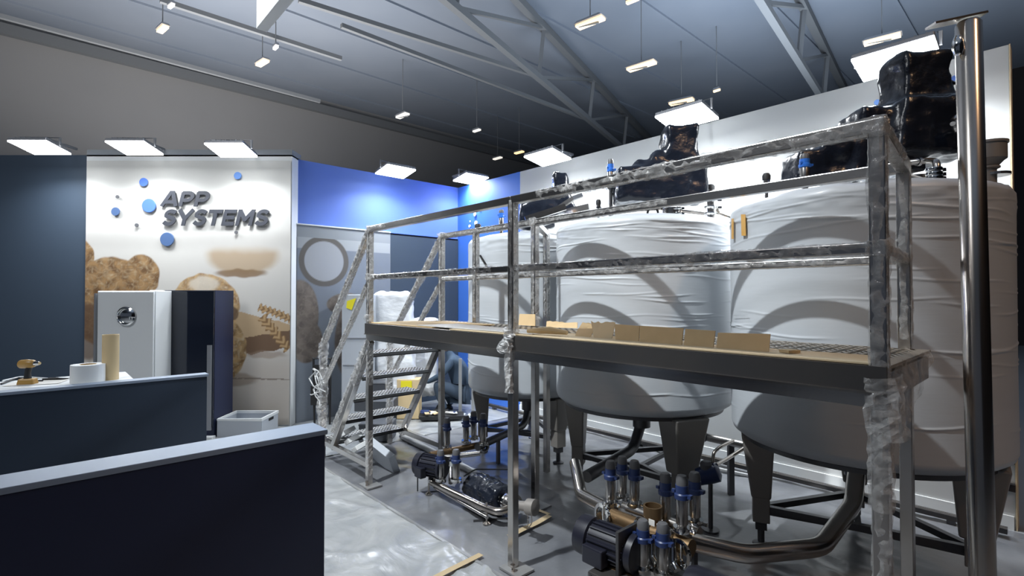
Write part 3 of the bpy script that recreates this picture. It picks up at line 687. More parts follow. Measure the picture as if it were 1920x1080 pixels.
# ================================================================ TANKS
def creases(seed, n, z0, z1):
    rnd = random.Random(seed); out = []
    for _ in range(n):
        t = rnd.random()
        z = z1-(z1-z0)*(rnd.random()**1.5)
        out.append((z, rnd.uniform(-PI, PI), rnd.uniform(.15, .75), rnd.uniform(-.05, .04), rnd.uniform(.003, .007), rnd.uniform(.0038, .006)))
    return out
def tank(label, c, R, zb, zt, legs, seed, marks=None, fold_n=90, film_mat='tank'):
    t = thing('wrapped_tank', label, 'tank', (c[0], c[1], 0), 0, 'foil wrapped tanks in a row'); t['seed'] = seed
    cr = creases(seed, fold_n, zb+.1, zt)
    m = MB(); nth = 180; prof = []
    nz = 270
    for j in range(nz+1): prof.append((R, zb+.06+(zt-zb-.06-.02)*j/nz))
    bot = [(.12, zb-.10), (R*.5, zb-.075), (R*.8, zb-.03), (R*.93, zb), (R*.985, zb+.03)]
    top = [(R*.985, zt), (R*.96, zt+.018), (R*.8, zt+.05), (R*.5, zt+.09), (.05, zt+.11)]
    full = bot+prof+top; rings = []
    for r_, z in full:
        ring = []; crr = [q for q in cr if abs(z-q[0]) < .12]
        for k in range(nth):
            th = -PI+2*PI*k/nth; d = 0
            for cz, ct, wd, sl, am, wz in crr:
                dt = (th-ct+PI) % (2*PI)-PI
                if abs(dt) < wd:
                    dz = z-(cz+sl*dt+.005*math.sin(dt*9+ct))
                    if abs(dz) < .03: d += am*math.exp(-(dz/wz)**2)*(1-(dt/wd)**2)
            tp = ss(zt-.22, zt, z)
            d += .003*noise.noise(V(math.cos(th)*2, math.sin(th)*2, z*2+seed)) + tp*.006*noise.noise(V(math.cos(th)*9, math.sin(th)*9, z*24+seed))
            rr_ = r_+(d if z > zb else 0)
            ring.append(m.bm.verts.new(V(rr_*math.cos(th), rr_*math.sin(th), z+(tp*.012*noise.noise(V(math.cos(th)*5, math.sin(th)*5, seed)) if z > zt-.01 else 0))))
        rings.append(ring)
    for a, b in zip(rings, rings[1:]):
        for k in range(nth): m.bm.faces.new((a[k], a[(k+1) % nth], b[(k+1) % nth], b[k]))
    m.bm.faces.new(rings[0][::-1]); m.bm.faces.new(rings[-1])
    o = m.make('foil_wrapped_body', film_mat, t); o.data.polygons.foreach_set('use_smooth', [True]*len(o.data.polygons))
    m = MB(); m.lathe([(R*.88, zb-.035), (R*.90, zb-.035), (R*.90, zb-.01), (R*.88, zb-.01)], (0, 0, 0), 64); m.make('bottom_ring', 'frame', t, smooth=True)
    m = MB(); m.lathe([(.075, zb-.24), (.075, zb-.09)], (0, 0, 0), 20); m.make('outlet_neck', 'frame', t, smooth=True)
    for dg, wtop in legs:
        an = math.radians(dg); u = V(math.cos(an), math.sin(an), 0); v = V(-u.y, u.x, 0); rl = .56*R/.74
        m = MB(); pt, pb = u*(rl+.02)+V(0, 0, zb-.02), u*rl+V(0, 0, .30)
        def quad(p, wu, wv): return [m.bm.verts.new(p+u*a*wu+v*b*wv) for a, b in ((-1, -1), (1, -1), (1, 1), (-1, 1))]
        A = quad(pt, wtop*.42, wtop*.5); B = quad(u*rl+V(0, 0, .34), wtop*.25, wtop*.30)
        m.bm.faces.new(A); m.bm.faces.new(B[::-1])
        for i in range(4): m.bm.faces.new((A[i], B[i], B[(i+1) % 4], A[(i+1) % 4]))
        lg = m.make('leg', 'leg', t, bevel=.012)
        R3 = Matrix.Rotation(an, 3, 'Z')
        m = MB(); m.box(u*rl+V(0, 0, .26), (.105, .115, .17), rot=R3); m.make('load_cell_box', 'leg', lg, bevel=.006)
        m = MB(); m.box(u*rl+V(0, 0, .15), (.07, .07, .06), rot=R3); m.lathe([(.022, 0), (.022, .13), (.04, .13)], u*rl+V(0, 0, .03), 12)
        m.lathe([(.055, 0), (.055, .01), (.03, .022)], u*rl+V(0, 0, .01), 16); m.make('foot', 'frame', lg, smooth=True)
    L_ = [math.radians(d) for d, _ in legs]; rl = .56*R/.74
    pts = [V(math.cos(x)*rl, math.sin(x)*rl, 0) for x in L_]
    for i in range(len(pts)):
        for z in (.26,):
            m = MB(); m.tube([pts[i]+V(0, 0, z), pts[(i+1) % len(pts)]+V(0, 0, z)], .02, sq=True); m.make('frame_bar', 'frame', t)
        m = MB(); m.tube([pts[i]+V(0, 0, .24), V(0, 0, .22)], .018, sq=True); m.make('frame_bar', 'frame', t)
    return t
T3, T2, T1 = V(2.212, 3.284, 0), V(1.132, 4.479, 0), V(.182, 5.607, 0)
R3_, R2_, R1_ = .74, .74, .66
t3 = tank('nearest and largest looking foil wrapped tank, at the right behind the platform end', T3, R3_, .79, 2.275, ((157, .24), (-42, .30), (58, .24)), 3)
t2 = tank('middle foil wrapped tank with curved railing shadows, between the other two', T2, R2_, .80, 2.28, ((160, .22), (-72, .30), (45, .22)), 7, fold_n=110)
t1 = tank('farthest foil wrapped tank, beside the blue corner, with a small tear', T1, R1_, .70, 2.28, ((182, .22), (82, .16), (-55, .22)), 12, fold_n=60)
# orange tape on tank 3, tear on tank 1
def on_tank(px, py, c, R):
    r_ = ray(px, py); o = V(0, 0, CZ); d2 = V(r_.x, r_.y, 0); oc = V(-c.x, -c.y, 0)
    A = d2.dot(d2); B = 2*oc.dot(d2); Cc = oc.dot(oc)-R*R; disc = max(0, B*B-4*A*Cc)
    return o+r_*((-B-math.sqrt(disc))/(2*A))
def patch(t, c, R, x0, y0, x1, y1, wd, mat, name):
    m = MB(); k = 5; prev = None
    for i in range(k+1):
        p = [on_tank(x0+(x1-x0)*i/k+s*wd/2, y0+(y1-y0)*i/k, c, R+.014)-V(c.x, c.y, 0) for s in (-1, 1)]
        vs = [m.bm.verts.new(q) for q in p]
        if prev: m.bm.faces.new((prev[0], prev[1], vs[1], vs[0]))
        prev = vs
    o = m.make(name, mat, t); sd = o.modifiers.new('thick', 'SOLIDIFY'); sd.thickness = .003; sd.offset = 1; return o
patch(t3, T3, R3_, 1394, 402, 1395, 442, 8, 'orange', 'orange_tape'); patch(t3, T3, R3_, 1374, 410, 1374, 448, 3.5, 'orange', 'orange_tape')
patch(t1, T1, R1_, 900, 478, 911, 496, 4, 'rubber', 'foil_tear')
patch(t3, T3, R3_, 1376, 592, 1402, 590, 1, 'rubber', 'foil_tear')
# loose foil flap, edge of the wrap on the tank bottoms
# --- wrapped agitators on top: loose black foil over a vertical motor and a horizontal gearbox
def agitator(label, px_list, Y, mats='blackfoil', vox=.022, amp=.05, sc=.16):
    t = thing('wrapped_agitator', label, 'motor', at(px_list[0][0], px_list[0][1], Y), 0, 'black foil wrapped agitator drives on the tank tops'); org = t.location.copy()
    m = MB()
    for (x0, y0, x1, y1, dep, topk) in px_list:
        a, b = at(x0, y1, Y), at(x1, y0, Y); c = (a+b)/2-org
        m.box(c, (abs(b.x-a.x), dep, abs(b.z-a.z)), top=topk, topy=min(1, topk+.2))
    o = m.make('foil_cover', mats, t); crumple(o, vox, amp, sc, amp*.28, sc*.3)
    return t
ag3 = agitator('largest black foil wrapped agitator, standing on the nearest tank beside the steel pole', [(1668, 108, 1762, 215, .26, .92), (1640, 200, 1788, 300, .42, .80), (1700, 225, 1790, 302, .40, 1), (1575, 212, 1700, 330, .32, .72), (1476, 288, 1610, 345, .24, .88), (1520, 262, 1640, 310, .26, .9)], 3.3)
m = MB(); o3 = ag3.location.copy(); tip = at(1790, 152, 3.3)-o3
m.lathe([(.11, 0), (.05, .10), (.012, .19)], tip-V(.17, 0, .02), 8, axis=(1, 0, .05)); o = m.make('foil_peak', 'blackfoil', ag3); crumple(o, .02, .03, .06)
ag2 = agitator('black foil wrapped agitator on the middle tank under its floodlight', [(1243, 240, 1304, 330, .25, .96), (1200, 285, 1304, 330, .28, .5), (1152, 318, 1318, 382, .30, .97), (1170, 305, 1250, 330, .25, .5)], 4.45)
ag1 = agitator('farthest and smallest black foil wrapped agitator, over the first tank', [(1034, 325, 1066, 372, .22, .8), (1052, 333, 1070, 345, .12, .6), (972, 384, 1040, 430, .28, .9), (975, 370, 1085, 402, .25, .7)], 5.6, vox=.03)
# flanges under each agitator
for ag, c, px, nm in ((ag3, T3, 1720, .2), (ag2, T2, 1262, .2), (ag1, T1, 1020, .2)):
    y = c.y; p = at(px, 555, y); base = V(p.x, y, 2.33)-ag.location
    m = MB(); m.lathe([(.13, 0), (.13, .03), (.09, .03), (.09, .14)], base, 20); m.make('mounting_flange', 'steel', ag, smooth=True)

# --- fittings on top of the tanks
def valve(parent, p, h=.27, r=.026, cap='bluecap', name='valve'):
    """seat valve: steel tube, clamp, blue plastic ring and grey dome; p = foot of the tube"""
    p = Vector(p); m = MB()
    m.lathe([(r*.75, 0), (r*.75, .02), (r*1.35, .02), (r*1.35, .034), (r*.8, .036), (r*.8, .045), (r, .05), (r*1.02, h*.62), (r*.98, h*.63)], p, 18)
    o = m.make(name, 'steel', parent, smooth=True)
    m = MB(); m.lathe([(r*1.28, h*.60), (r*1.32, h*.68), (r*1.1, h*.70), (r*1.1, h*.83)], p, 16); m.box(p+V(r*1.4, 0, h*.66), (r*.8, r*.9, h*.06)); m.box(p+V(-r*1.2, -r*.6, h*.72), (r*.6, r*.5, h*.05)); m.make('valve_ring', cap, o, smooth=True)
    m = MB(); m.lathe([(r*1.0, h*.83), (r*1.0, h*.93), (r*.75, h*.99), (r*.2, h)], p, 16); m.make('valve_dome', 'greycap', o, smooth=True)
    m = MB(); m.lathe([(r*1.5, .0), (r*1.55, .012), (r*1.5, .024)], p+V(0, 0, .012), 16); m.box(p+V(r*1.8, 0, .024), (r*1.0, .012, .02)); m.make('clamp', 'chrome', o, smooth=True)
    return o
def top_valve(label, px, pyb, pyt, Y, cap='bluebright', r=.026):
    a = at(px, pyb, Y); b = at(px, pyt, Y); t = thing('tank_valve', label, 'valve', a, 0, 'valves on the tank tops')
    valve(t, (0, 0, 0), (b.z-a.z), r, cap); m = MB(); z0 = 2.32-a.z
    m.tube([V(0, 0, z0), V(0, 0, .02)], .018, n=12); m.make('stem', 'steel', t, smooth=True); return t
top_valve('valve with a blue ring on the farthest tank, above its rear railing', 940, 432, 393, 5.4, 'bluebright')
top_valve('valve with a blue ring standing over the middle tank, seen above the top rail', 1145, 358, 298, 4.55, 'bluebright')
top_valve('valve with a bright blue ring between the upper rails on the nearest tank', 1509, 352, 288, 3.1, 'bluebright')
def knob(label, px, py, Y, r=.03):
    p = at(px, py, Y); t = thing('vent_fitting', label, 'fitting', p, 0, 'small fittings on the tank tops')
    m = MB(); m.lathe([(r*.5, 2.31-p.z), (r*.5, -.02), (r, -.02), (r, 0)], (0, 0, 0), 14); m.make('neck', 'steel', t, smooth=True)
    m = MB(); m.lathe([(r*1.1, 0), (r*1.15, .03), (r*.8, .045)], (0, 0, 0), 14); m.make('cap', 'rubber', t, smooth=True)
    m = MB(); m.lathe([(r*1.4, -.035), (r*1.4, -.02)], (0, 0, 0), 14); m.make('clamp', 'chrome', t, smooth=True)
knob('small black capped fitting left of the first tank valve', 896, 428, 5.3)
knob('black capped vent over the right side of the middle tank', 1331, 356, 4.4, .035)
knob('small dark knob fitting above the rail on the nearest tank', 1437, 338, 3.3, .022)
knob('small dark knob fitting at the left edge of the middle tank top', 1122, 384, 4.5, .02)
def clampset(label, px, pyt, pyb, Y, r=.035):
    a, b = at(px, pyb, Y), at(px, pyt, Y); t = thing('pipe_fitting', label, 'fitting', (a.x, a.y, 2.30), 0, 'clamped pipe fittings on the tank tops'); h = b.z-2.30
    m = MB(); m.lathe([(r*.7, 0), (r*.7, h*.3), (r*.7, h)], (0, 0, 0), 16); m.make('spool', 'steel', t, smooth=True)
    for k in (.12, .42, .66, .93):
        m = MB(); m.lathe([(r*1.2, -.01), (r*1.3, 0), (r*1.2, .01)], (0, 0, h*k), 16); m.box((r*1.6, 0, h*k), (r*.8, .014, .018)); m.make('clamp', 'chrome', t, smooth=True)
    return t
clampset('thick clamped fitting on the middle tank beside its foil cover', 1333, 372, 412, 4.3, .045)
clampset('short clamped fitting in the middle of the middle tank top', 1270, 388, 408, 4.4, .03)
clampset('clamped fitting at the bend of the pipe beside the tall pole', 1752, 316, 345, 2.75, .03)
t = thing('clean_in_place_pipe', 'bent steel pipe on the nearest tank beneath its black foil cover', 'pipe', (0, 0, 0))
pp = [at(x, y, Y) for x, y, Y in ((1690, 306, 3.0), (1740, 301, 2.9), (1757, 303, 2.75), (1757, 335, 2.75))]
m = MB(); m.tube(arc_pts(pp, .05), .017, n=12); m.make('pipe_run', 'steelw', t, smooth=True)
m = MB(); m.lathe([(.026, -.008), (.026, .008)], pp[1].lerp(pp[0], .35), 14, axis=(1, 0, 0)); m.make('clamp', 'chrome', t)
m = MB(); m.tube([at(1700, 326, 2.9), at(1750, 340, 2.8)], .007, n=8); m.make('thin_rod', 'steelw', t)
t = thing('spray_pipe', 'thin steel pipes running across the top of the middle tank', 'pipe', (0, 0, 0))
for pts in (((1240, 392, 4.5), (1300, 398, 4.35), (1330, 402, 4.3)), ((1150, 398, 4.6), (1240, 392, 4.6)), ((1345, 398, 4.3), (1372, 408, 4.1)), ((1345, 394, 4.3), (1365, 392, 4.6))):
    m = MB(); m.tube([at(*q) for q in pts], .013, n=8); m.make('pipe_run', 'steelw', t, smooth=True)
m = MB(); c = at(1224, 399, 4.4); m.tube([c+V(math.cos(i*PI/8)*.045, 0, math.sin(i*PI/8)*.045) for i in range(17)], .010, n=8); m.make('manway_handwheel', 'rubber', t, smooth=True)
# bundle of dark pipes and foil between tank 1 and tank 2 tops
t = thing('wrapped_pipe_bundle', 'folded silver sheet and brackets on the first tank behind the railing', 'pipe', (0, 0, 0))
for pts, r_ in ((((985, 412, 5.0), (1060, 388, 5.0)), .03), (((1040, 395, 5.2), (1075, 372, 5.1), (1092, 366, 5.1)), .02), (((1060, 398, 5.2), (1105, 388, 5.1)), .03), (((1090, 402, 4.9), (1160, 395, 4.8)), .022), (((1000, 425, 4.9), (1050, 410, 4.8)), .02)):
    m = MB(); m.tube([at(*q) for q in pts], r_, sq=True); m.make('bracket', 'steel', t)
# big connection flange behind the pole
t = thing('lid_fitting', 'brownish flanged fitting on the nearest tank right of the tall pole', 'fitting', at(1852, 345, 2.9))
m = MB(); hh = at(1852, 270, 2.9).z-at(1852, 345, 2.9).z
m.lathe([(.04, -.05), (.04, hh*.35), (.055, hh*.38), (.055, hh*.42), (.045, hh*.42), (.07, hh*.55), (.085, hh*.6), (.085, hh*.97), (.092, hh*.97), (.092, hh*1.03)], (0, 0, 0), 22); m.make('flange_body', 'leg', t, smooth=True)
m = MB(); m.lathe([(.07, 0), (.07, .015)], (.04, 0, hh*.2), 16); m.make('clamp', 'steel', t)
t = thing('side_fitting', 'small clamp fitting seen between the largest foil cover and the pole', 'fitting', at(1796, 232, 3.0))
m = MB(); m.lathe([(.02, -.05), (.035, -.03), (.035, -.02), (.02, -.01), (.02, .02), (.035, .03), (.02, .05)], (0, 0, 0), 14); m.tube([V(-.03, 0, 0), V(.08, .1, 0)], .014, n=8); m.make('clamp_body', 'steel', t, smooth=True)

# tall steel pole at right
t = thing('steel_pole', 'tall round stainless steel pole standing at the right in front of the nearest tank', 'pole', at(1845, 555, 1.9)*1)
PX0, PX1 = at(1818, 40, 1.9), at(1846, 1080, 1.9); t.location = (PX1.x, 1.9, 0); bx_ = PX0.x-PX1.x
m = MB(); m.lathe([(.040, .012), (.040, PX0.z-.012), (.032, PX0.z)], (0, 0, 0), 28); o = m.make('pole_tube', 'steelw', t, smooth=True)
m = MB(); m.lathe([(.09, 0), (.09, .012)], (0, 0, .01), 24); m.make('pole_foot', 'steel', t)
zt_ = PX0.z
m = MB(); m.box((-.045, 0, zt_+.004), (.20, .05, .008), rot=Matrix.Rotation(-.2, 3, 'Y')); m.make('top_bracket', 'steel', t)
m = MB(); m.lathe([(.012, 0), (.018, .02), (.018, .05), (.010, .07)], (-.05, -.01, zt_-.13), 12); m.make('clamp_screw', 'chrome', t, smooth=True)
t.rotation_euler = (0, math.atan2(bx_, PX0.z-PX1.z)*.9, 0)
# ================================================================ PUMP SKIDS
def pipe(par, pts, r, mat='steelw', bend=.06, name='pipe_run', n=14):
    m = MB(); m.tube(arc_pts(pts, bend), r, n=n); return m.make(name, mat, par, smooth=True)
def ringend(par, p, ax, r, name='manifold_ring'):
    m = MB(); m.lathe([(r*.72, -.02), (r*.75, 0), (r*1.05, 0), (r*1.08, .012), (r*.80, .014), (r*.74, -.02)], p, 24, axis=ax, cap=False); m.tube([Vector(p)-V(0, 0, r*.75), Vector(p)+V(0, 0, r*.75)], .006, n=6)
    return m.make(name, 'chrome', par, smooth=True)
def motor(par, p, ax, r, ln, name='pump_motor'):
    ax = Vector(ax).normalized(); p = Vector(p); m = MB()
    m.lathe([(r*.55, 0), (r*.97, .005), (r, .03), (r, ln*.22), (r*.84, ln*.24), (r*.84, ln*.86), (r*.95, ln*.88), (r*.95, ln*.97), (r*.5, ln)], p, 26, axis=ax)
    o = m.make(name, 'blackpl', par, smooth=True)
    q = V(0, 0, 1).rotation_difference(ax).to_matrix(); m = MB()
    for k in range(18):
        a = 2*PI*k/18; m.box(p+q @ V(math.cos(a)*r*.88, math.sin(a)*r*.88, ln*.55), (r*.06, r*.12, ln*.6), rot=q @ Matrix.Rotation(a+PI/2, 3, 'Z'))
    m.make('cooling_fins', 'blackpl', o)
    m = MB(); m.box(p+ax*ln*.45+V(0, 0, -r*.1)+q @ V(0, 0, 0)-V(.0, r*.95, r*.25), (ln*.36, r*.6, r*.9)); m.make('terminal_box', 'blackpl', o, bevel=.008)
    return o
s1 = stand('pump_skid', 'smaller pump skid with valves standing under the platform behind the middle post', 'pump', 0, 0)
def vp(px, py, b): return L(onb(px, py, b))
# front low pipe
pl, pr = L(G(826, 906, .13)), L(G(922, 966, .10)); pl = V(-3.72, 2.45, .12); pr = V(-2.93, 2.45, .12)
pipe(s1, [pl+V(0, .14, .02), pl, pr, pr+V(.10, .02, 0), pr+V(.16, .18, .03)], .028, 'steelw', .07)
pipe(s1, [pl+V(.05, .03, -.05), pr+V(.02, -.02, -.05)], .014, 'steel')
for a in (-3.70, -2.93):
    m = MB(); m.tube([V(a, 2.44, .02), V(a, 2.44, .17)], .008, n=8); m.lathe([(.03, 0), (.03, .008), (.012, .02)], (a, 2.44, .012), 12); m.make('adjusting_foot', 'steelw', s1)
    m = MB(); m.box((a-.02, 2.52, .012), (.30, .025, .012), rot=Matrix.Rotation(1.0, 3, 'Z')); m.make('foot_bar', 'frame', s1)
# manifolds across (b direction) and valves
mz = .26
pipe(s1, [V(-3.92, 2.60, mz), V(-3.86, 3.18, mz)], .03, 'bronze'); ringend(s1, V(-3.79, 3.12, mz), (1, -.3, 0), .05); ringend(s1, V(-3.70, 2.45, .14), (-.6, -1, 0), .04)
for px, py, b, h in ((838, 843, 2.80, .30), (874, 832, 2.98, .27), (888, 825, 3.08, .28), (906, 836, 3.10, .31)): valve(s1, vp(px, py, b), h, .030)
for px, py in ((826, 904), (855, 905)): valve(s1, vp(px, py, 2.47), .27, .030)
motor(s1, vp(784, 868, 2.42), (1, .35, .0), .10, .28)
pipe(s1, [vp(815, 905, 2.5), vp(815, 860, 2.62), vp(900, 850, 2.9)], .022, 'steel')
pipe(s1, [vp(845, 905, 2.55), vp(845, 870, 2.7), vp(860, 850, 2.85)], .02, 'steel')
for b in (2.55, 2.7): m = MB(); m.lathe([(.035, -.02), (.035, .02)], vp(848, 868, b), 14); m.make('clamp', 'chrome', s1)
# foil covered motor
mc0, mc1 = vp(884, 910, 2.66), vp(945, 938, 2.62)
m = MB(); m.lathe([(.08, 0), (.115, .03), (.12, .3), (.105, (mc1-mc0).length)], mc0, 14, axis=(mc1-mc0)); o = m.make('foil_covered_motor', 'blackfoil', s1); crumple(o, .02, .05, .06, .02, .03)
for k in (0.97, 1.12): m = MB(); m.lathe([(.05, -.014), (.07, -.008), (.07, .008), (.05, .014)], mc0.lerp(mc1, k), 20, axis=(mc1-mc0)); m.make('pump_head_ring', 'chrome', s1, smooth=True)
m = MB(); m.lathe([(.075, 0), (.08, .03), (.075, .06), (.03, .07)], mc0.lerp(mc1, 1.16), 22, axis=(mc1-mc0)); m.make('pump_head', 'steel', s1, smooth=True)
dr = vp(990, 950, 2.48)
m = MB(); m.lathe([(.03, -.08), (.035, -.01), (.055, 0), (.055, .06), (.02, .07)], dr, 18, axis=(.9, .2, .1)); m.make('drain_body', 'leg', s1, smooth=True)
pipe(s1, [dr+V(-.05, 0, 0), dr+V(-.22, .02, -.02)], .02, 'steel'); pipe(s1, [dr+V(.03, -.03, 0), dr+V(.04, -.04, -.12), dr+V(.06, -.02, -.09), dr+V(.05, -.02, 0)], .003, 'steelw', .02)
pipe(s1, [vp(955, 880, 2.9)+V(0, 0, 0), vp(890, 880, 2.9), vp(870, 893, 2.75)], .006, 'rubber', .05, 'cable')
m = MB(); m.tube([vp(783, 880, 2.40), vp(783, 930, 2.40)], .006, n=6); m.make('support_rod', 'frame', s1)
# pipe from tank 1 outlet down to the manifold
pipe(s1, [L(T1)+V(0, 0, .55), L(T1)+V(0, -.05, .30), V(-3.80, 3.05, .27)], .038, 'frame', .12, 'suction_pipe')
for q in (.25, .6): m = MB(); c = (L(T1)+V(0, -.05, .30)).lerp(V(-3.80, 3.05, .27), q); m.box(c+V(0, 0, -.14), (.03, .03, .25)); m.make('pipe_prop', 'frame', s1)

s2_ = stand('pump_skid', 'larger pump skid with eight blue ringed valves in front of the middle tank', 'pump', 0, 0)
ra, rb_ = vp(1147, 968, 2.45), vp(1280, 1022, 2.43)
pipe(s2_, [ra, rb_+V(.05, 0, 0)], .045, 'bronze', name='manifold'); pipe(s2_, [ra+V(0, .12, .02), rb_+V(.02, .14, .02)], .035, 'steel', name='manifold')
pipe(s2_, [ra+V(.1, -.25, -.17), rb_+V(-.02, -.2, -.18)], .035, 'bronze', name='manifold')
ringend(s2_, ra+V(-.03, -.04, 0), (-.35, -1, 0), .070); ringend(s2_, rb_+V(.02, -.05, -.02), (-.35, -1, 0), .068)
for px, py, b, h in ((1145, 950, 2.50, .275), (1167, 938, 2.72, .28), (1190, 952, 2.58, .28), (1248, 988, 2.56, .30), (1279, 1000, 2.44, .30), (1303, 985, 2.62, .29)): valve(s2_, vp(px, py, b), h, .030)
for px, py, b in ((1206, 1076, 2.30), (1243, 1084, 2.33)): valve(s2_, vp(px, py, b), .28, .031)
m = MB(); c = vp(1224, 972, 2.46); m.lathe([(.04, -.06), (.035, -.01), (.035, .0), (.05, .01), (.05, .07), (.042, .07), (.038, .02)], c, 20, cap=False); m.make('open_port', 'bronze', s2_, smooth=True)
for px, py, b in ((1215, 990, 2.42), (1197, 985, 2.42), (1256, 1010, 2.40), (1180, 1000, 2.4)):
    m = MB(); c = vp(px, py, b); m.lathe([(.03, -.012), (.045, -.006), (.045, .006), (.03, .012)], c, 16, axis=(1, 0, 0)); m.box(c+V(0, -.05, 0), (.02, .02, .04)); m.make('clamp', 'chrome', s2_, smooth=True)
for x0, x1, y in ((1222, 1232, 1000), (1262, 1270, 1010)): pipe(s2_, [vp(x0, y, 2.38), vp(x0, y+45, 2.36), vp(x1, y+60, 2.34)], .018, 'chrome', .04)
motor(s2_, vp(1090, 998, 2.24), (1, .1, -.02), .105, .36)
m = MB(); m.box(vp(1178, 1030, 2.26), (.02, .20, .24)); m.make('motor_flange', 'frame', s2_, bevel=.005)
m = MB(); m.lathe([(.09, 0), (.10, .03), (.10, .36), (.06, .40)], vp(1290, 1100, 2.15), 20, axis=(1, .1, 0)); m.make('lower_motor', 'blackpl', s2_, smooth=True)
m = MB(); m.box(vp(1190, 1082, 2.2)+V(0, .05, -.02), (.42, .32, .016)); m.make('base_plate', 'steeld', s2_, bevel=.004)
m = MB()
for da, db in ((-.2, -.1), (.2, -.1), (-.2, .2), (.2, .2)):
    c = vp(1190, 1082, 2.2)+V(da, db, 0); m.tube([V(c.x, c.y, .012), V(c.x, c.y, c.z-.02)], .014, n=8)
m.make('skid_feet', 'frame', s2_)
m = MB(); c = ra.lerp(rb_, .5); m.tube([V(c.x, c.y+.1, .012), V(c.x, c.y+.1, c.z)], .02, sq=True); m.tube([V(ra.x+.05, ra.y+.1, .012), V(ra.x+.05, ra.y+.1, ra.z)], .02, sq=True); m.tube([V(rb_.x, rb_.y+.1, .012), V(rb_.x, rb_.y+.1, rb_.z)], .02, sq=True); m.make('manifold_stand', 'frame', s2_)
for k in range(3):
    m = MB(); m.box(vp(1222+15*k, 980+9*k, 2.36), (.035, .004, .03)); m.make('paper_tag', 'paper', s2_)
# left riser from middle tank and big right hand pipe to the nearest tank
q = [vp(1078, 868, 2.95), vp(1090, 928, 2.72), ra+V(-.04, .06, 0)]
pipe(s2_, [L(T2)+V(0, 0, .6), L(T2)+V(-.02, -.1, .38), q[0]+V(.03, .10, -.12), ], .045, 'frame', .08, 'suction_pipe')
pipe(s2_, q, .042, 'steelw', .05)
c3 = L(T3); pz_ = .35
pipe(s2_, [rb_+V(0, .06, 0), L(G(1400, 1040, pz_)), L(G(1540, 1026, pz_)), L(G(1600, 945, .45)), L(at(1606, 885, 3.20)), c3+V(0, 0, .62)], .048, 'steelw', .07, 'return_pipe')

# small blue pump by the middle tank leg with its lever pipes
t = thing('hand_valve', 'dark blue valve drive with a lever and bent pipes between the middle and nearest tank', 'valve', at(1332, 888, 3.7)); o_ = t.location.copy()
m = MB(); m.lathe([(.03, -.1), (.06, -.09), (.07, 0), (.07, .05), (.035, .07)], (0, 0, 0), 18, axis=(.8, -.3, .35)); m.make('drive_body', 'bluecap', t, smooth=True)
m = MB(); m.lathe([(.04, 0), (.045, .04), (.03, .06)], (-.03, 0, .03), 14); m.make('drive_dome', 'greycap', t, smooth=True)
for pts, r_ in ((((1343, 872, 3.7), (1372, 855, 3.9), (1402, 836, 4.0)), .014), (((1336, 870, 3.7), (1338, 848, 3.7), (1350, 838, 3.75), (1375, 826, 3.9)), .012)):
    m = MB(); m.tube(arc_pts([at(*q)-o_ for q in pts], .03), r_, n=10); m.make('lever_pipe', 'steelw', t, smooth=True)
m = MB(); m.tube([V(0, 0, -.05), V(.0, 0, -o_.z+.03)], .016, n=10); m.lathe([(.06, 0), (.06, .01)], (0, 0, -o_.z+.015), 14); m.make('drive_stand', 'frame', t)
t = thing('pipe_stub', 'short horizontal pipe with flange under the gap between the two nearer tanks', 'pipe', (0, 0, 0))
m = MB(); m.tube([at(1318, 818, 4.4), at(1400, 836, 4.3)], .035, n=14); m.make('pipe_run', 'steel', t, smooth=True)
m = MB(); m.lathe([(.045, -.01), (.045, .01)], at(1320, 818, 4.4), 16, axis=(1, 0, -.1)); m.make('flange', 'frame', t)
m = MB(); c = at(1370, 830, 4.35); m.tube([c, V(c.x, c.y, .02)], .022, sq=True); m.make('stub_support', 'frame', t)
# low back rail / cable duct along the white wall
t = stand('cable_duct', 'long low steel rail lying along the foot of the white wall behind the tanks', 'rail', -3.2, 4.98, 0)
m = MB(); m.box((0, 0, .06), (5.8, .05, .04)); m.make('duct_body', 'steeld', t); m = MB(); m.box((0, -.03, .085), (5.8, .012, .012)); m.make('duct_edge', 'steelw', t)
m = MB()
for a in (-2.6, -1.3, 0, 1.3, 2.6): m.box((a, 0, .025), (.05, .05, .04))
m.make('duct_feet', 'frame', t)
m = MB(); pts = [G(x, y, .03) for x, y in ((1012, 790), (1100, 800), (1200, 830), (1300, 870), (1440, 900))]; m.tube(pts, .02, n=8); tag(m.make('floor_hose', 'galv', smooth=True), 'grey hose lying on the floor behind the tank legs', 'hose')

# ================================================================ COUNTERS AND LEFT SIDE
t = stand('front_counter', 'nearest dark navy counter with a pale grey top, across the bottom left', 'counter', -2.34, 0)
m = MB(); m.box((0, -.75, .54), (.16, 3.38, 1.08)); m.make('counter_body', 'navy_deep', t, bevel=.003)
m = MB(); m.box((0, -.75, 1.09), (.17, 3.40, .022)); m.make('counter_top', 'topgrey', t, bevel=.002)
t = stand('rear_counter', 'second dark navy counter with tools lying on its white worktop', 'counter', -4.57, 0)
m = MB(); m.box((.03, -.55, .54), (.10, 2.98, 1.08)); m.make('counter_body', 'navy', t, bevel=.003)
m = MB(); m.box((.03, -.55, 1.09), (.11, 3.00, .02)); m.make('counter_top', 'topgrey', t, bevel=.002)
m = MB(); m.box((-.30, -.75, 1.075), (.56, 2.5, .03)); m.make('worktop', 'white', t, bevel=.002)
for y in (-1.9, -.8, .3):
    m = MB(); m.box((-.30, y, .53), (.52, .04, 1.06)); m.make('side_panel', 'white', t)
WT = 1.09
def wt(px, py): return G(px, py, WT)
p = onb(167, 712, L(G(167, 714, 1.1)).y); 
def onworktop(px, a=-4.80):
    r_ = ray(px, 700); k = a/r_.dot(E1); v = r_*k; return V(v.x, v.y, WT)
p = onworktop(165, -4.72); s = p.y/F
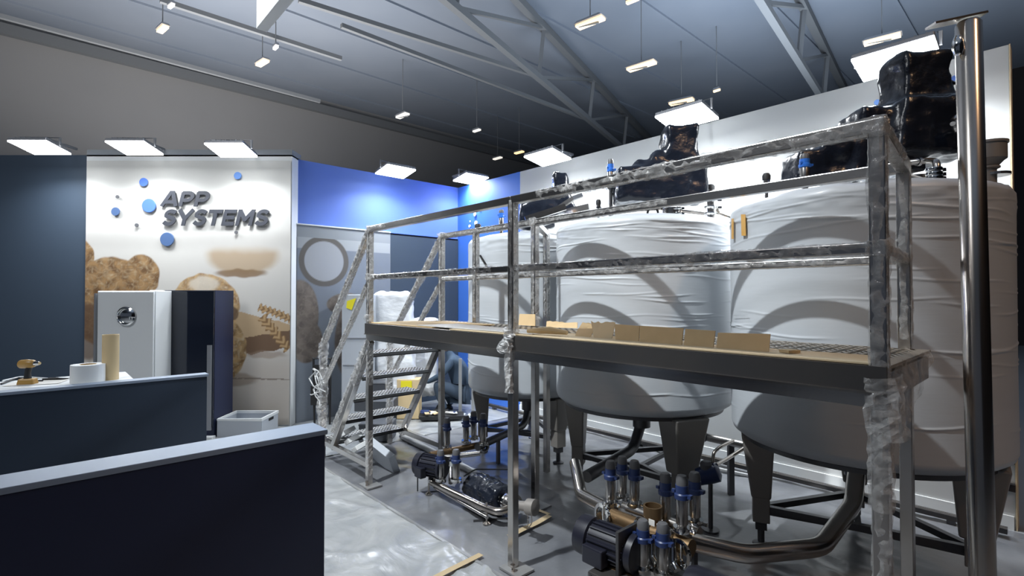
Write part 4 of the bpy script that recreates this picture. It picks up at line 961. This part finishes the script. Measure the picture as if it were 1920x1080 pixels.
t = thing('tape_roll', 'large white tape roll standing on the rear counter', 'roll', p)
m = MB(); m.lathe([(.048, 0), (26*s, 0), (26*s, .125), (.048, .125)], (0, 0, 0), 36, cap=False); m.make('tape_winding', 'white', t, smooth=True)
m = MB(); m.lathe([(.044, .002), (.048, .002), (.048, .127), (.044, .127), (.044, .002)], (0, 0, 0), 30, cap=False); m.make('core', 'card', t, smooth=True)
p = onworktop(207, -4.74); t = thing('cardboard_tube', 'tall tan cardboard tube standing beside the tape roll', 'tube', p); s = p.y/F
m = MB(); m.lathe([(13*s, 0), (13*s, 84*s), (11*s, 84*s), (11*s, .004)], (0, 0, 0), 30, cap=False); m.make('tube_wall', 'tan', t, smooth=True)
p = onworktop(52, -4.86); t = thing('cordless_drill', 'amber and black cordless drill standing on its battery on the rear counter', 'drill', p, .3)
m = MB(); m.box((0, 0, .022), (.10, .07, .040), top=.85); m.make('battery', 'gold', t, bevel=.008)
m = MB(); m.tube([V(0, 0, .04), V(.0, 0, .08), V(.008, 0, .125)], [.022, .017, .019], n=12); m.make('grip', 'rubber', t, smooth=True)
m = MB(); m.lathe([(.016, -.06), (.029, -.05), (.031, .0), (.026, .04), (.016, .05)], (.0, 0, .142), 16, axis=(1, -.4, .05)); m.make('motor_housing', 'gold', t, smooth=True)
m = MB(); m.lathe([(.015, 0), (.017, .01), (.011, .04)], (.045, -.018, .145), 14, axis=(1, -.4, .05)); m.make('chuck', 'chrome', t, smooth=True)
def on_wt_cable(pix, lab, r=.005, mat='white'):
    pts = [wt(x, y)+V(0, 0, .008) for x, y in pix]; m = MB(); m.tube(arc_pts(pts, .05), r, n=6); tag(m.make('cable', mat, smooth=True), lab, 'cable')
on_wt_cable(((5, 716), (40, 708), (95, 712), (140, 711)), 'white cable lying on the rear counter in front of the drill')
on_wt_cable(((2, 722), (18, 716), (35, 710), (60, 716), (80, 716)), 'black cable lying on the rear counter at the left edge', .006, 'rubber')
t = thing('pliers', 'dark pliers lying on the rear counter right of the drill', 'tool', wt(108, 713)+V(0, 0, .004)); m = MB(); m.tube([V(-.09, -.02, .006), V(0, 0, .006), V(.06, .02, .006)], [.007, .009, .003], n=6); m.make('handle', 'rubber', t); m = MB(); m.tube([V(-.09, .03, .006), V(0, 0, .008), V(.05, .0, .006)], [.007, .009, .003], n=6); m.make('handle', 'rubber', t)
t = thing('paper_sheet', 'white paper sheet on the rear counter near the left edge', 'paper', wt(70, 718)+V(0, 0, .003)); m = MB(); m.box((0, 0, 0), (.30, .21, .002), rot=Matrix.Rotation(.4, 3, 'Z')); m.make('sheet', 'paper', t)

# white cabinet with porthole mirror
YC = 5.75
c0, c1 = at(180, 545, YC), at(290, 545, YC); t = thing('porthole_cabinet', 'white cabinet with a round chrome porthole, behind the rear counter', 'cabinet', ((c0.x+c1.x)/2, YC, 0)); wdt = c1.x-c0.x; ht = c0.z
m = MB(); m.box((0, .17, ht/2), (wdt-.004, .30, ht-.004)); m.make('cabinet_body', 'white', t, bevel=.006)
m = MB(); m.box((.012, 0, ht/2+.03), (wdt-.03, .022, ht-.08)); dr_ = m.make('door', 'white', t, bevel=.008)
m = MB(); m.box((-wdt/2+.008, -.01, ht/2), (.018, .03, ht-.06)); m.make('hinge_strip', 'lampbody', t)
pc = at(237, 593, YC-.02)-t.location; R_ = 17.5*YC/F
m = MB(); m.lathe([(R_, 0), (R_*1.02, .012), (R_*.86, .022), (R_*.80, .012), (R_*.80, .002)], pc, 36, axis=(0, -1, 0), cap=False); m.make('porthole_ring', 'chrome', dr_, smooth=True)
m = MB(); m.lathe([(R_*.82, 0), (R_*.6, .012), (R_*.3, .019), (.01, .021)], pc, 32, axis=(0, -1, 0)); m.make('porthole_glass', 'chrome', dr_, smooth=True)
# fridge-like dark glass cabinet beside it, with pale side
YD = 6.05; d0, d1 = at(307, 544, YD), at(402, 544, YD); t = thing('glass_front_cabinet', 'dark glass fronted cabinet with pale side right of the porthole cabinet', 'cabinet', ((d0.x+d1.x)/2, YD, 0)); wd_ = d1.x-d0.x; ht = d0.z
m = MB(); m.box((0, .22, ht/2), (wd_-.004, .40, ht-.004)); m.make('cabinet_body', 'navy_deep', t)
m = MB(); m.box((0, 0, ht/2+.07), (wd_, .02, ht-.16)); gd = m.make('glass_door', 'glassblack', t, bevel=.003)
m = MB(); m.box((-wd_/2-.055, -.04, ht/2), (.10, .10, ht)); m.make('side_panel', 'white', t, bevel=.004)
m = MB(); m.box((wd_/2-.04, -.018, .62), (.05, .02, 1.0)); m.make('door_edge', 'lampbody', t)
m = MB(); m.lathe([(.05, 0), (.052, .01), (.03, .02)], (-wd_/2-.085, -.09, at(292, 588, YD).z), 22, axis=(0, -1, 0)); m.make('small_porthole', 'chrome', t, smooth=True)
m = MB(); m.box((wd_/2-.02, -.04, .03), (.10, .08, .05)); m.make('foot', 'white', t)
# grey crate
g0, g1 = G(405, 830, .0), G(520, 826, 0); Yg = 6.1; x0 = at(408, 790, Yg).x; x1 = at(490, 790, Yg).x; zt2 = at(450, 787, Yg).z
t = thing('crate', 'grey plastic crate standing open on the floor before the bread wall', 'crate', ((x0+x1)/2, Yg, .02), 0)
wd_, dp_, hh = x1-x0, .42, zt2-.02
m = MB()
for c, d in (((0, 0, hh/2), (wd_, .012, hh)), ((0, dp_, hh/2), (wd_, .012, hh)), ((-wd_/2, dp_/2, hh/2), (.012, dp_, hh)), ((wd_/2, dp_/2, hh/2), (.012, dp_, hh)), ((0, dp_/2, .01), (wd_, dp_, .012))): m.box(c, d)
m.make('crate_body', 'bin', t)
m = MB(); m.tube([V(-wd_/2, 0, hh), V(wd_/2, 0, hh), V(wd_/2, dp_, hh), V(-wd_/2, dp_, hh), V(-wd_/2, 0, hh)], .011, sq=True); m.make('rim', 'white', t)
m = MB(); m.box((wd_/2+.008, dp_*.55, hh*.8), (.006, .12, .03)); m.make('handle_slot', 'rubber', t)

# ================================================================ BACKGROUND BEHIND THE STAIRS
def wrapped(label, x0, y0, x1, y1, Y, dep, mat='tankw', name='wrapped_pallet', vox=.04, amp=.06, rot=ROT):
    a, b = at(x0, y1, Y), at(x1, y0, Y); z0 = a.z; t = thing(name, label, 'package', ((a.x+b.x)/2, Y+dep/2, z0), 0)
    m = MB(); m.box((0, 0, (b.z-a.z)/2), ((b.x-a.x), dep, b.z-a.z), top=.94); o = m.make('foil_cover', mat, t, bevel=.02); crumple(o, vox, amp, .16, amp*.4, .05)
    return t
def box_obj(name, label, cat, c, d, mat, rot=0, group=None, top=1.0, extra=None):
    t = thing(name, label, cat, c, rot, group); m = MB(); m.box((0, 0, d[2]/2), d, top=top); m.make('body', mat, t, bevel=.008)
    m = MB(); m.box((0, 0, d[2]*.93), (d[0]*1.02, d[1]*1.02, d[2]*.06)); m.make('lid', extra or mat, t, bevel=.004)
    return t
# grey machine with yellow sticker
a, b = at(642, 770, 6.9), at(700, 552, 6.9)
t = thing('grey_machine', 'tall pale grey machine housing with a yellow sticker, behind the stairs', 'machine', ((a.x+b.x)/2, 7.1, 0))
wd_ = b.x-a.x; m = MB(); m.box((0, 0, b.z/2), (wd_, .5, b.z)); m.make('housing', 'bin', t, bevel=.012)
m = MB(); m.box((0, -.255, b.z*.66), (wd_*.9, .012, .012)); m.box((0, -.255, b.z*.45), (wd_*.9, .012, .012)); m.make('panel_joint', 'lampbody', t)
m = MB(); m.poly([V(-.01, -.262, b.z-.05), V(-.13, -.262, b.z-.09), V(-.14, -.262, b.z-.18), V(-.07, -.262, b.z-.21)][::-1], V(0, .01, 0)); o = m.make('sticker', 'yellow', t)
wrapped('tall white foil wrapped pallet load behind the stairs', 694, 547, 771, 612, 7.05, .3)
wrapped('lower part of a white foil wrapped load directly under the tall one', 700, 612, 775, 745, 7.0, .3)
wrapped('lower white foil wrapped pallet to the right of the tall one', 768, 597, 818, 745, 7.45, .4)
# crates and cases on the floor under the stairs
for (x0, y0, x1, y1, Y, d, mat, lab) in ((690, 717, 722, 752, 6.7, .35, 'toolg', 'dark ribbed tool case behind the upper stair treads'), (672, 795, 732, 840, 5.9, .3, 'toolg', 'black box beneath the lowest stair tread'), (664, 752, 735, 772, 6.3, .35, 'toolg', 'dark low tool tray seen through the stairs')):
    a, b = at(x0, y1, Y), at(x1, y0, Y); box_obj('tool_case', lab, 'case', ((a.x+b.x)/2, Y+d/2, max(.02, a.z)), (b.x-a.x, d, b.z-max(.02, a.z)), mat, 0, 'dark cases under the stairs')
a, b = at(744, 760, 7.0), at(786, 714, 7.0)
t = thing('orange_box', 'orange brown box with a yellow label on the floor behind the stairs', 'box', ((a.x+b.x)/2, 7.1, 0.02)); m = MB(); m.box((0, 0, b.z/2), (b.x-a.x, .22, b.z)); m.make('body', 'tan', t, bevel=.01)
m = MB(); m.box((-.02, -.115, b.z-.08), (.15, .006, .12)); m.make('label_plate', 'yellow', t)
# tilted flat box and three small white cartons at stair foot
p = G(715, 878, 0.02); t = thing('white_carton', 'large flat white carton leaning on its edge beneath the stairs', 'carton', p, ROT)
m = MB(); m.box((0, 0, .13), (.42, .07, .26), rot=Matrix.Rotation(.5, 3, 'X') @ Matrix.Rotation(.35, 3, 'Y')); m.make('carton_body', 'bin', t, bevel=.004)
for i, (px, py, lab) in enumerate(((650, 812, 'leftmost of three small white cartons lying at the stair foot'), (663, 824, 'middle one of three small white cartons lying at the stair foot'), (677, 838, 'rightmost of three small white cartons lying at the stair foot'))):
    c = at(px, py, 5.25-.12*i); t = thing('small_carton', lab, 'carton', (c.x, c.y, max(.03, c.z-.04)), ROT, 'small white cartons at the stair foot')
    R = Matrix.Rotation(-.5, 3, 'Y') @ Matrix.Rotation(.3, 3, 'X'); m = MB(); m.box((0, 0, .05), (.10, .16, .045), rot=R); m.make('carton_body', 'white', t, bevel=.003)
    m = MB(); m.box(R @ V(0, 0, .0235)+V(0, 0, .05), (.05, .10, .003), rot=R); m.make('carton_label', 'paper', t)
# tools tray
p = G(828, 784, .03); t = thing('tool_tray', 'dark tray heaped with white and brown scraps behind the stairs', 'tray', p, .1)
m = MB(); m.box((0, 0, .03), (.55, .25, .05), top=1.1); m.make('tray', 'rubber', t); rnd = random.Random(4)
for k in range(14):
    m = MB(); m.box((rnd.uniform(-.25, .25), rnd.uniform(-.1, .1), .075+rnd.random()*.02), (rnd.uniform(.04, .12), rnd.uniform(.02, .06), .012), rot=Matrix.Rotation(rnd.random()*3, 3, 'Z') @ Matrix.Rotation(rnd.uniform(-.3, .3), 3, 'X')); m.make('scrap', rnd.choice(['paper', 'card', 'bluecap', 'white']), t)
# dark items by the grey mural
t = thing('folded_chair', 'dark folding chair leaning on the grey bread mural', 'chair', ona(590, 745, -6.7)*1); t.location.z = .02
m = MB(); m.tube([V(0, 0, 0), V(-.05, .08, .85), V(.18, .08, .85), V(.2, 0, 0)], .014, n=8); m.make('chair_frame', 'rubber', t); m = MB(); m.box((.07, .05, .62), (.22, .02, .3)); m.make('backrest', 'rubber', t); m = MB(); m.box((.08, -.02, .38), (.24, .03, .25)); m.make('seat', 'rubber', t)
t = thing('coiled_cable', 'loose coil of grey cable on the floor by the white pillar', 'cable', G(588, 775, .04)); m = MB()
m.tube([V(math.cos(i*.5)*(.22+.02*math.sin(i)), math.sin(i*.5)*.16, .01+.006*(i % 5)) for i in range(60)], .008, n=6); m.make('coil', 'rubber', t, smooth=True)
# small stools / stand legs behind platform
for px, lab in ((863, 'left upright of the thin steel stand behind the first pump valves'), (887, 'right upright of the thin steel stand behind the first pump valves')):
    b_ = G(px, 778, 0.01); t = thing('steel_stand', lab, 'stand', b_); m = MB(); m.tube([V(0, 0, .01), V(0, 0, .80)], .022, sq=True); m.make('upright', 'galv', t); m = MB(); m.box((0, 0, .008), (.14, .12, .012)); m.make('foot_plate', 'white', t); 
t = thing('foil_scrap', 'pale crumpled foil hanging under the first tank in front of the blue wall', 'foil', at(945, 735, 5.8)); m = MB(); m.box((0, 0, 0), (.18, .05, .05)); o = m.make('foil_sheet', 'film2', t); crumple(o, .015, .05, .05)

# ---------------------------------------------------------------- crouching worker (back turned, partly behind the stairs)
def skinned(name, verts, edges, radii, mat, parent, root=0, sub=2):
    me = bpy.data.meshes.new(name); me.from_pydata([tuple(v) for v in verts], edges, []); o = bpy.data.objects.new(name, me); COL.objects.link(o); o.parent = parent
    md = o.modifiers.new('skin', 'SKIN'); sk = me.skin_vertices[0].data
    for i, r_ in enumerate(radii): sk[i].radius = (r_, r_) if not isinstance(r_, tuple) else r_
    sk[root].use_root = True; md.use_smooth_shade = True; s = o.modifiers.new('sub', 'SUBSURF'); s.levels = sub; s.render_levels = sub
    me.materials.append(M[mat]); return o
pp = G(850, 776, .01); pr_ = thing('person', 'crouching person in a blue shirt and dark trousers behind the stairs', 'person', (pp.x, pp.y+.15, 0), 0)
# squatting, facing left (-x): hips low, knees up, torso leaning forward
vb = [V(.12, 0, .34), V(.10, 0, .48), V(.04, 0, .64), V(-.04, 0, .78), V(-.07, 0, .84), V(-.10, 0, .90),
      V(-.02, -.17, .76), V(-.16, -.22, .58), V(-.34, -.16, .48), V(-.40, -.15, .46),
      V(-.02, .17, .76), V(-.18, .22, .60), V(-.34, .14, .46), V(-.40, .13, .44)]
skinned('body', vb, [(0, 1), (1, 2), (2, 3), (3, 4), (4, 5), (3, 6), (6, 7), (7, 8), (8, 9), (3, 10), (10, 11), (11, 12), (12, 13)],
        [(.15, .17), (.14, .16), (.15, .17), (.13, .15), .06, .055, .065, .05, .036, .03, .065, .05, .036, .03], 'dblue', pr_)
vl = [V(.13, 0, .32), V(.10, -.11, .30), V(-.26, -.16, .44), V(-.14, -.15, .12), V(-.12, -.15, .07), V(.10, .11, .30), V(-.24, .17, .42), V(-.08, .16, .12), V(-.06, .16, .07)]
skinned('trousers', vl, [(0, 1), (1, 2), (2, 3), (3, 4), (0, 5), (5, 6), (6, 7), (7, 8)], [(.16, .15), .11, .075, .05, .05, .11, .075, .05, .05], 'jeans', pr_)
for y in (-.15, .16):
    m = MB(); m.box((-.17, y, .045), (.27, .095, .075), top=.75); o = m.make('shoe', 'rubber', pr_, bevel=.02)
m = MB(); m.lathe([(.02, -.11), (.055, -.09), (.072, -.04), (.082, .02), (.078, .07), (.05, .105), (.01, .115)], (-.15, 0, 1.0), 20, axis=(-.25, 0, 1)); hd = m.make('head', 'skin', pr_, smooth=True)
m = MB(); m.lathe([(.075, -.02), (.088, .02), (.084, .075), (.055, .115), (.01, .125)], (-.135, 0, 1.0), 20, axis=(-.25, 0, 1)); m.make('hair', 'hair', hd, smooth=True)
m = MB(); m.box((-.235, 0, .99), (.03, .025, .035), top=.5); m.make('nose', 'skin', hd)
for y in (-.03, .03): m = MB(); m.lathe([(.002, -.008), (.010, 0), (.002, .008)], (-.222, y, 1.012), 8); m.make('eye', 'hair', hd)
for y in (-.085, .085): m = MB(); m.lathe([(.008, -.03), (.022, 0), (.008, .03)], (-.14, y, 1.0), 10); m.make('ear', 'skin', hd)
m = MB(); m.box((-.222, 0, .955), (.012, .05, .008)); m.make('mouth', 'card', hd)
for y, s_ in ((-.15, 1), (.13, -1)):
    vh = [V(-.39, y, .455), V(-.46, y, .44)]; eh = [(0, 1)]; rh = [.024, (.032, .018)]
    for k, dy in enumerate((-.027, -.009, .009, .027)):
        ln = (.030, .036, .034, .027)[k]; i = len(vh); vh += [V(-.475, y+dy, .437), V(-.475-ln, y+dy*1.15, .425), V(-.475-ln*1.7, y+dy*1.15, .395)]; eh += [(1, i), (i, i+1), (i+1, i+2)]; rh += [.009, .008, .007]
    i = len(vh); vh += [V(-.43, y+s_*.035, .435), V(-.455, y+s_*.055, .415)]; eh += [(1, i), (i, i+1)]; rh += [.010, .008]
    skinned('hand', vh, eh, rh, 'skin', pr_, sub=1)
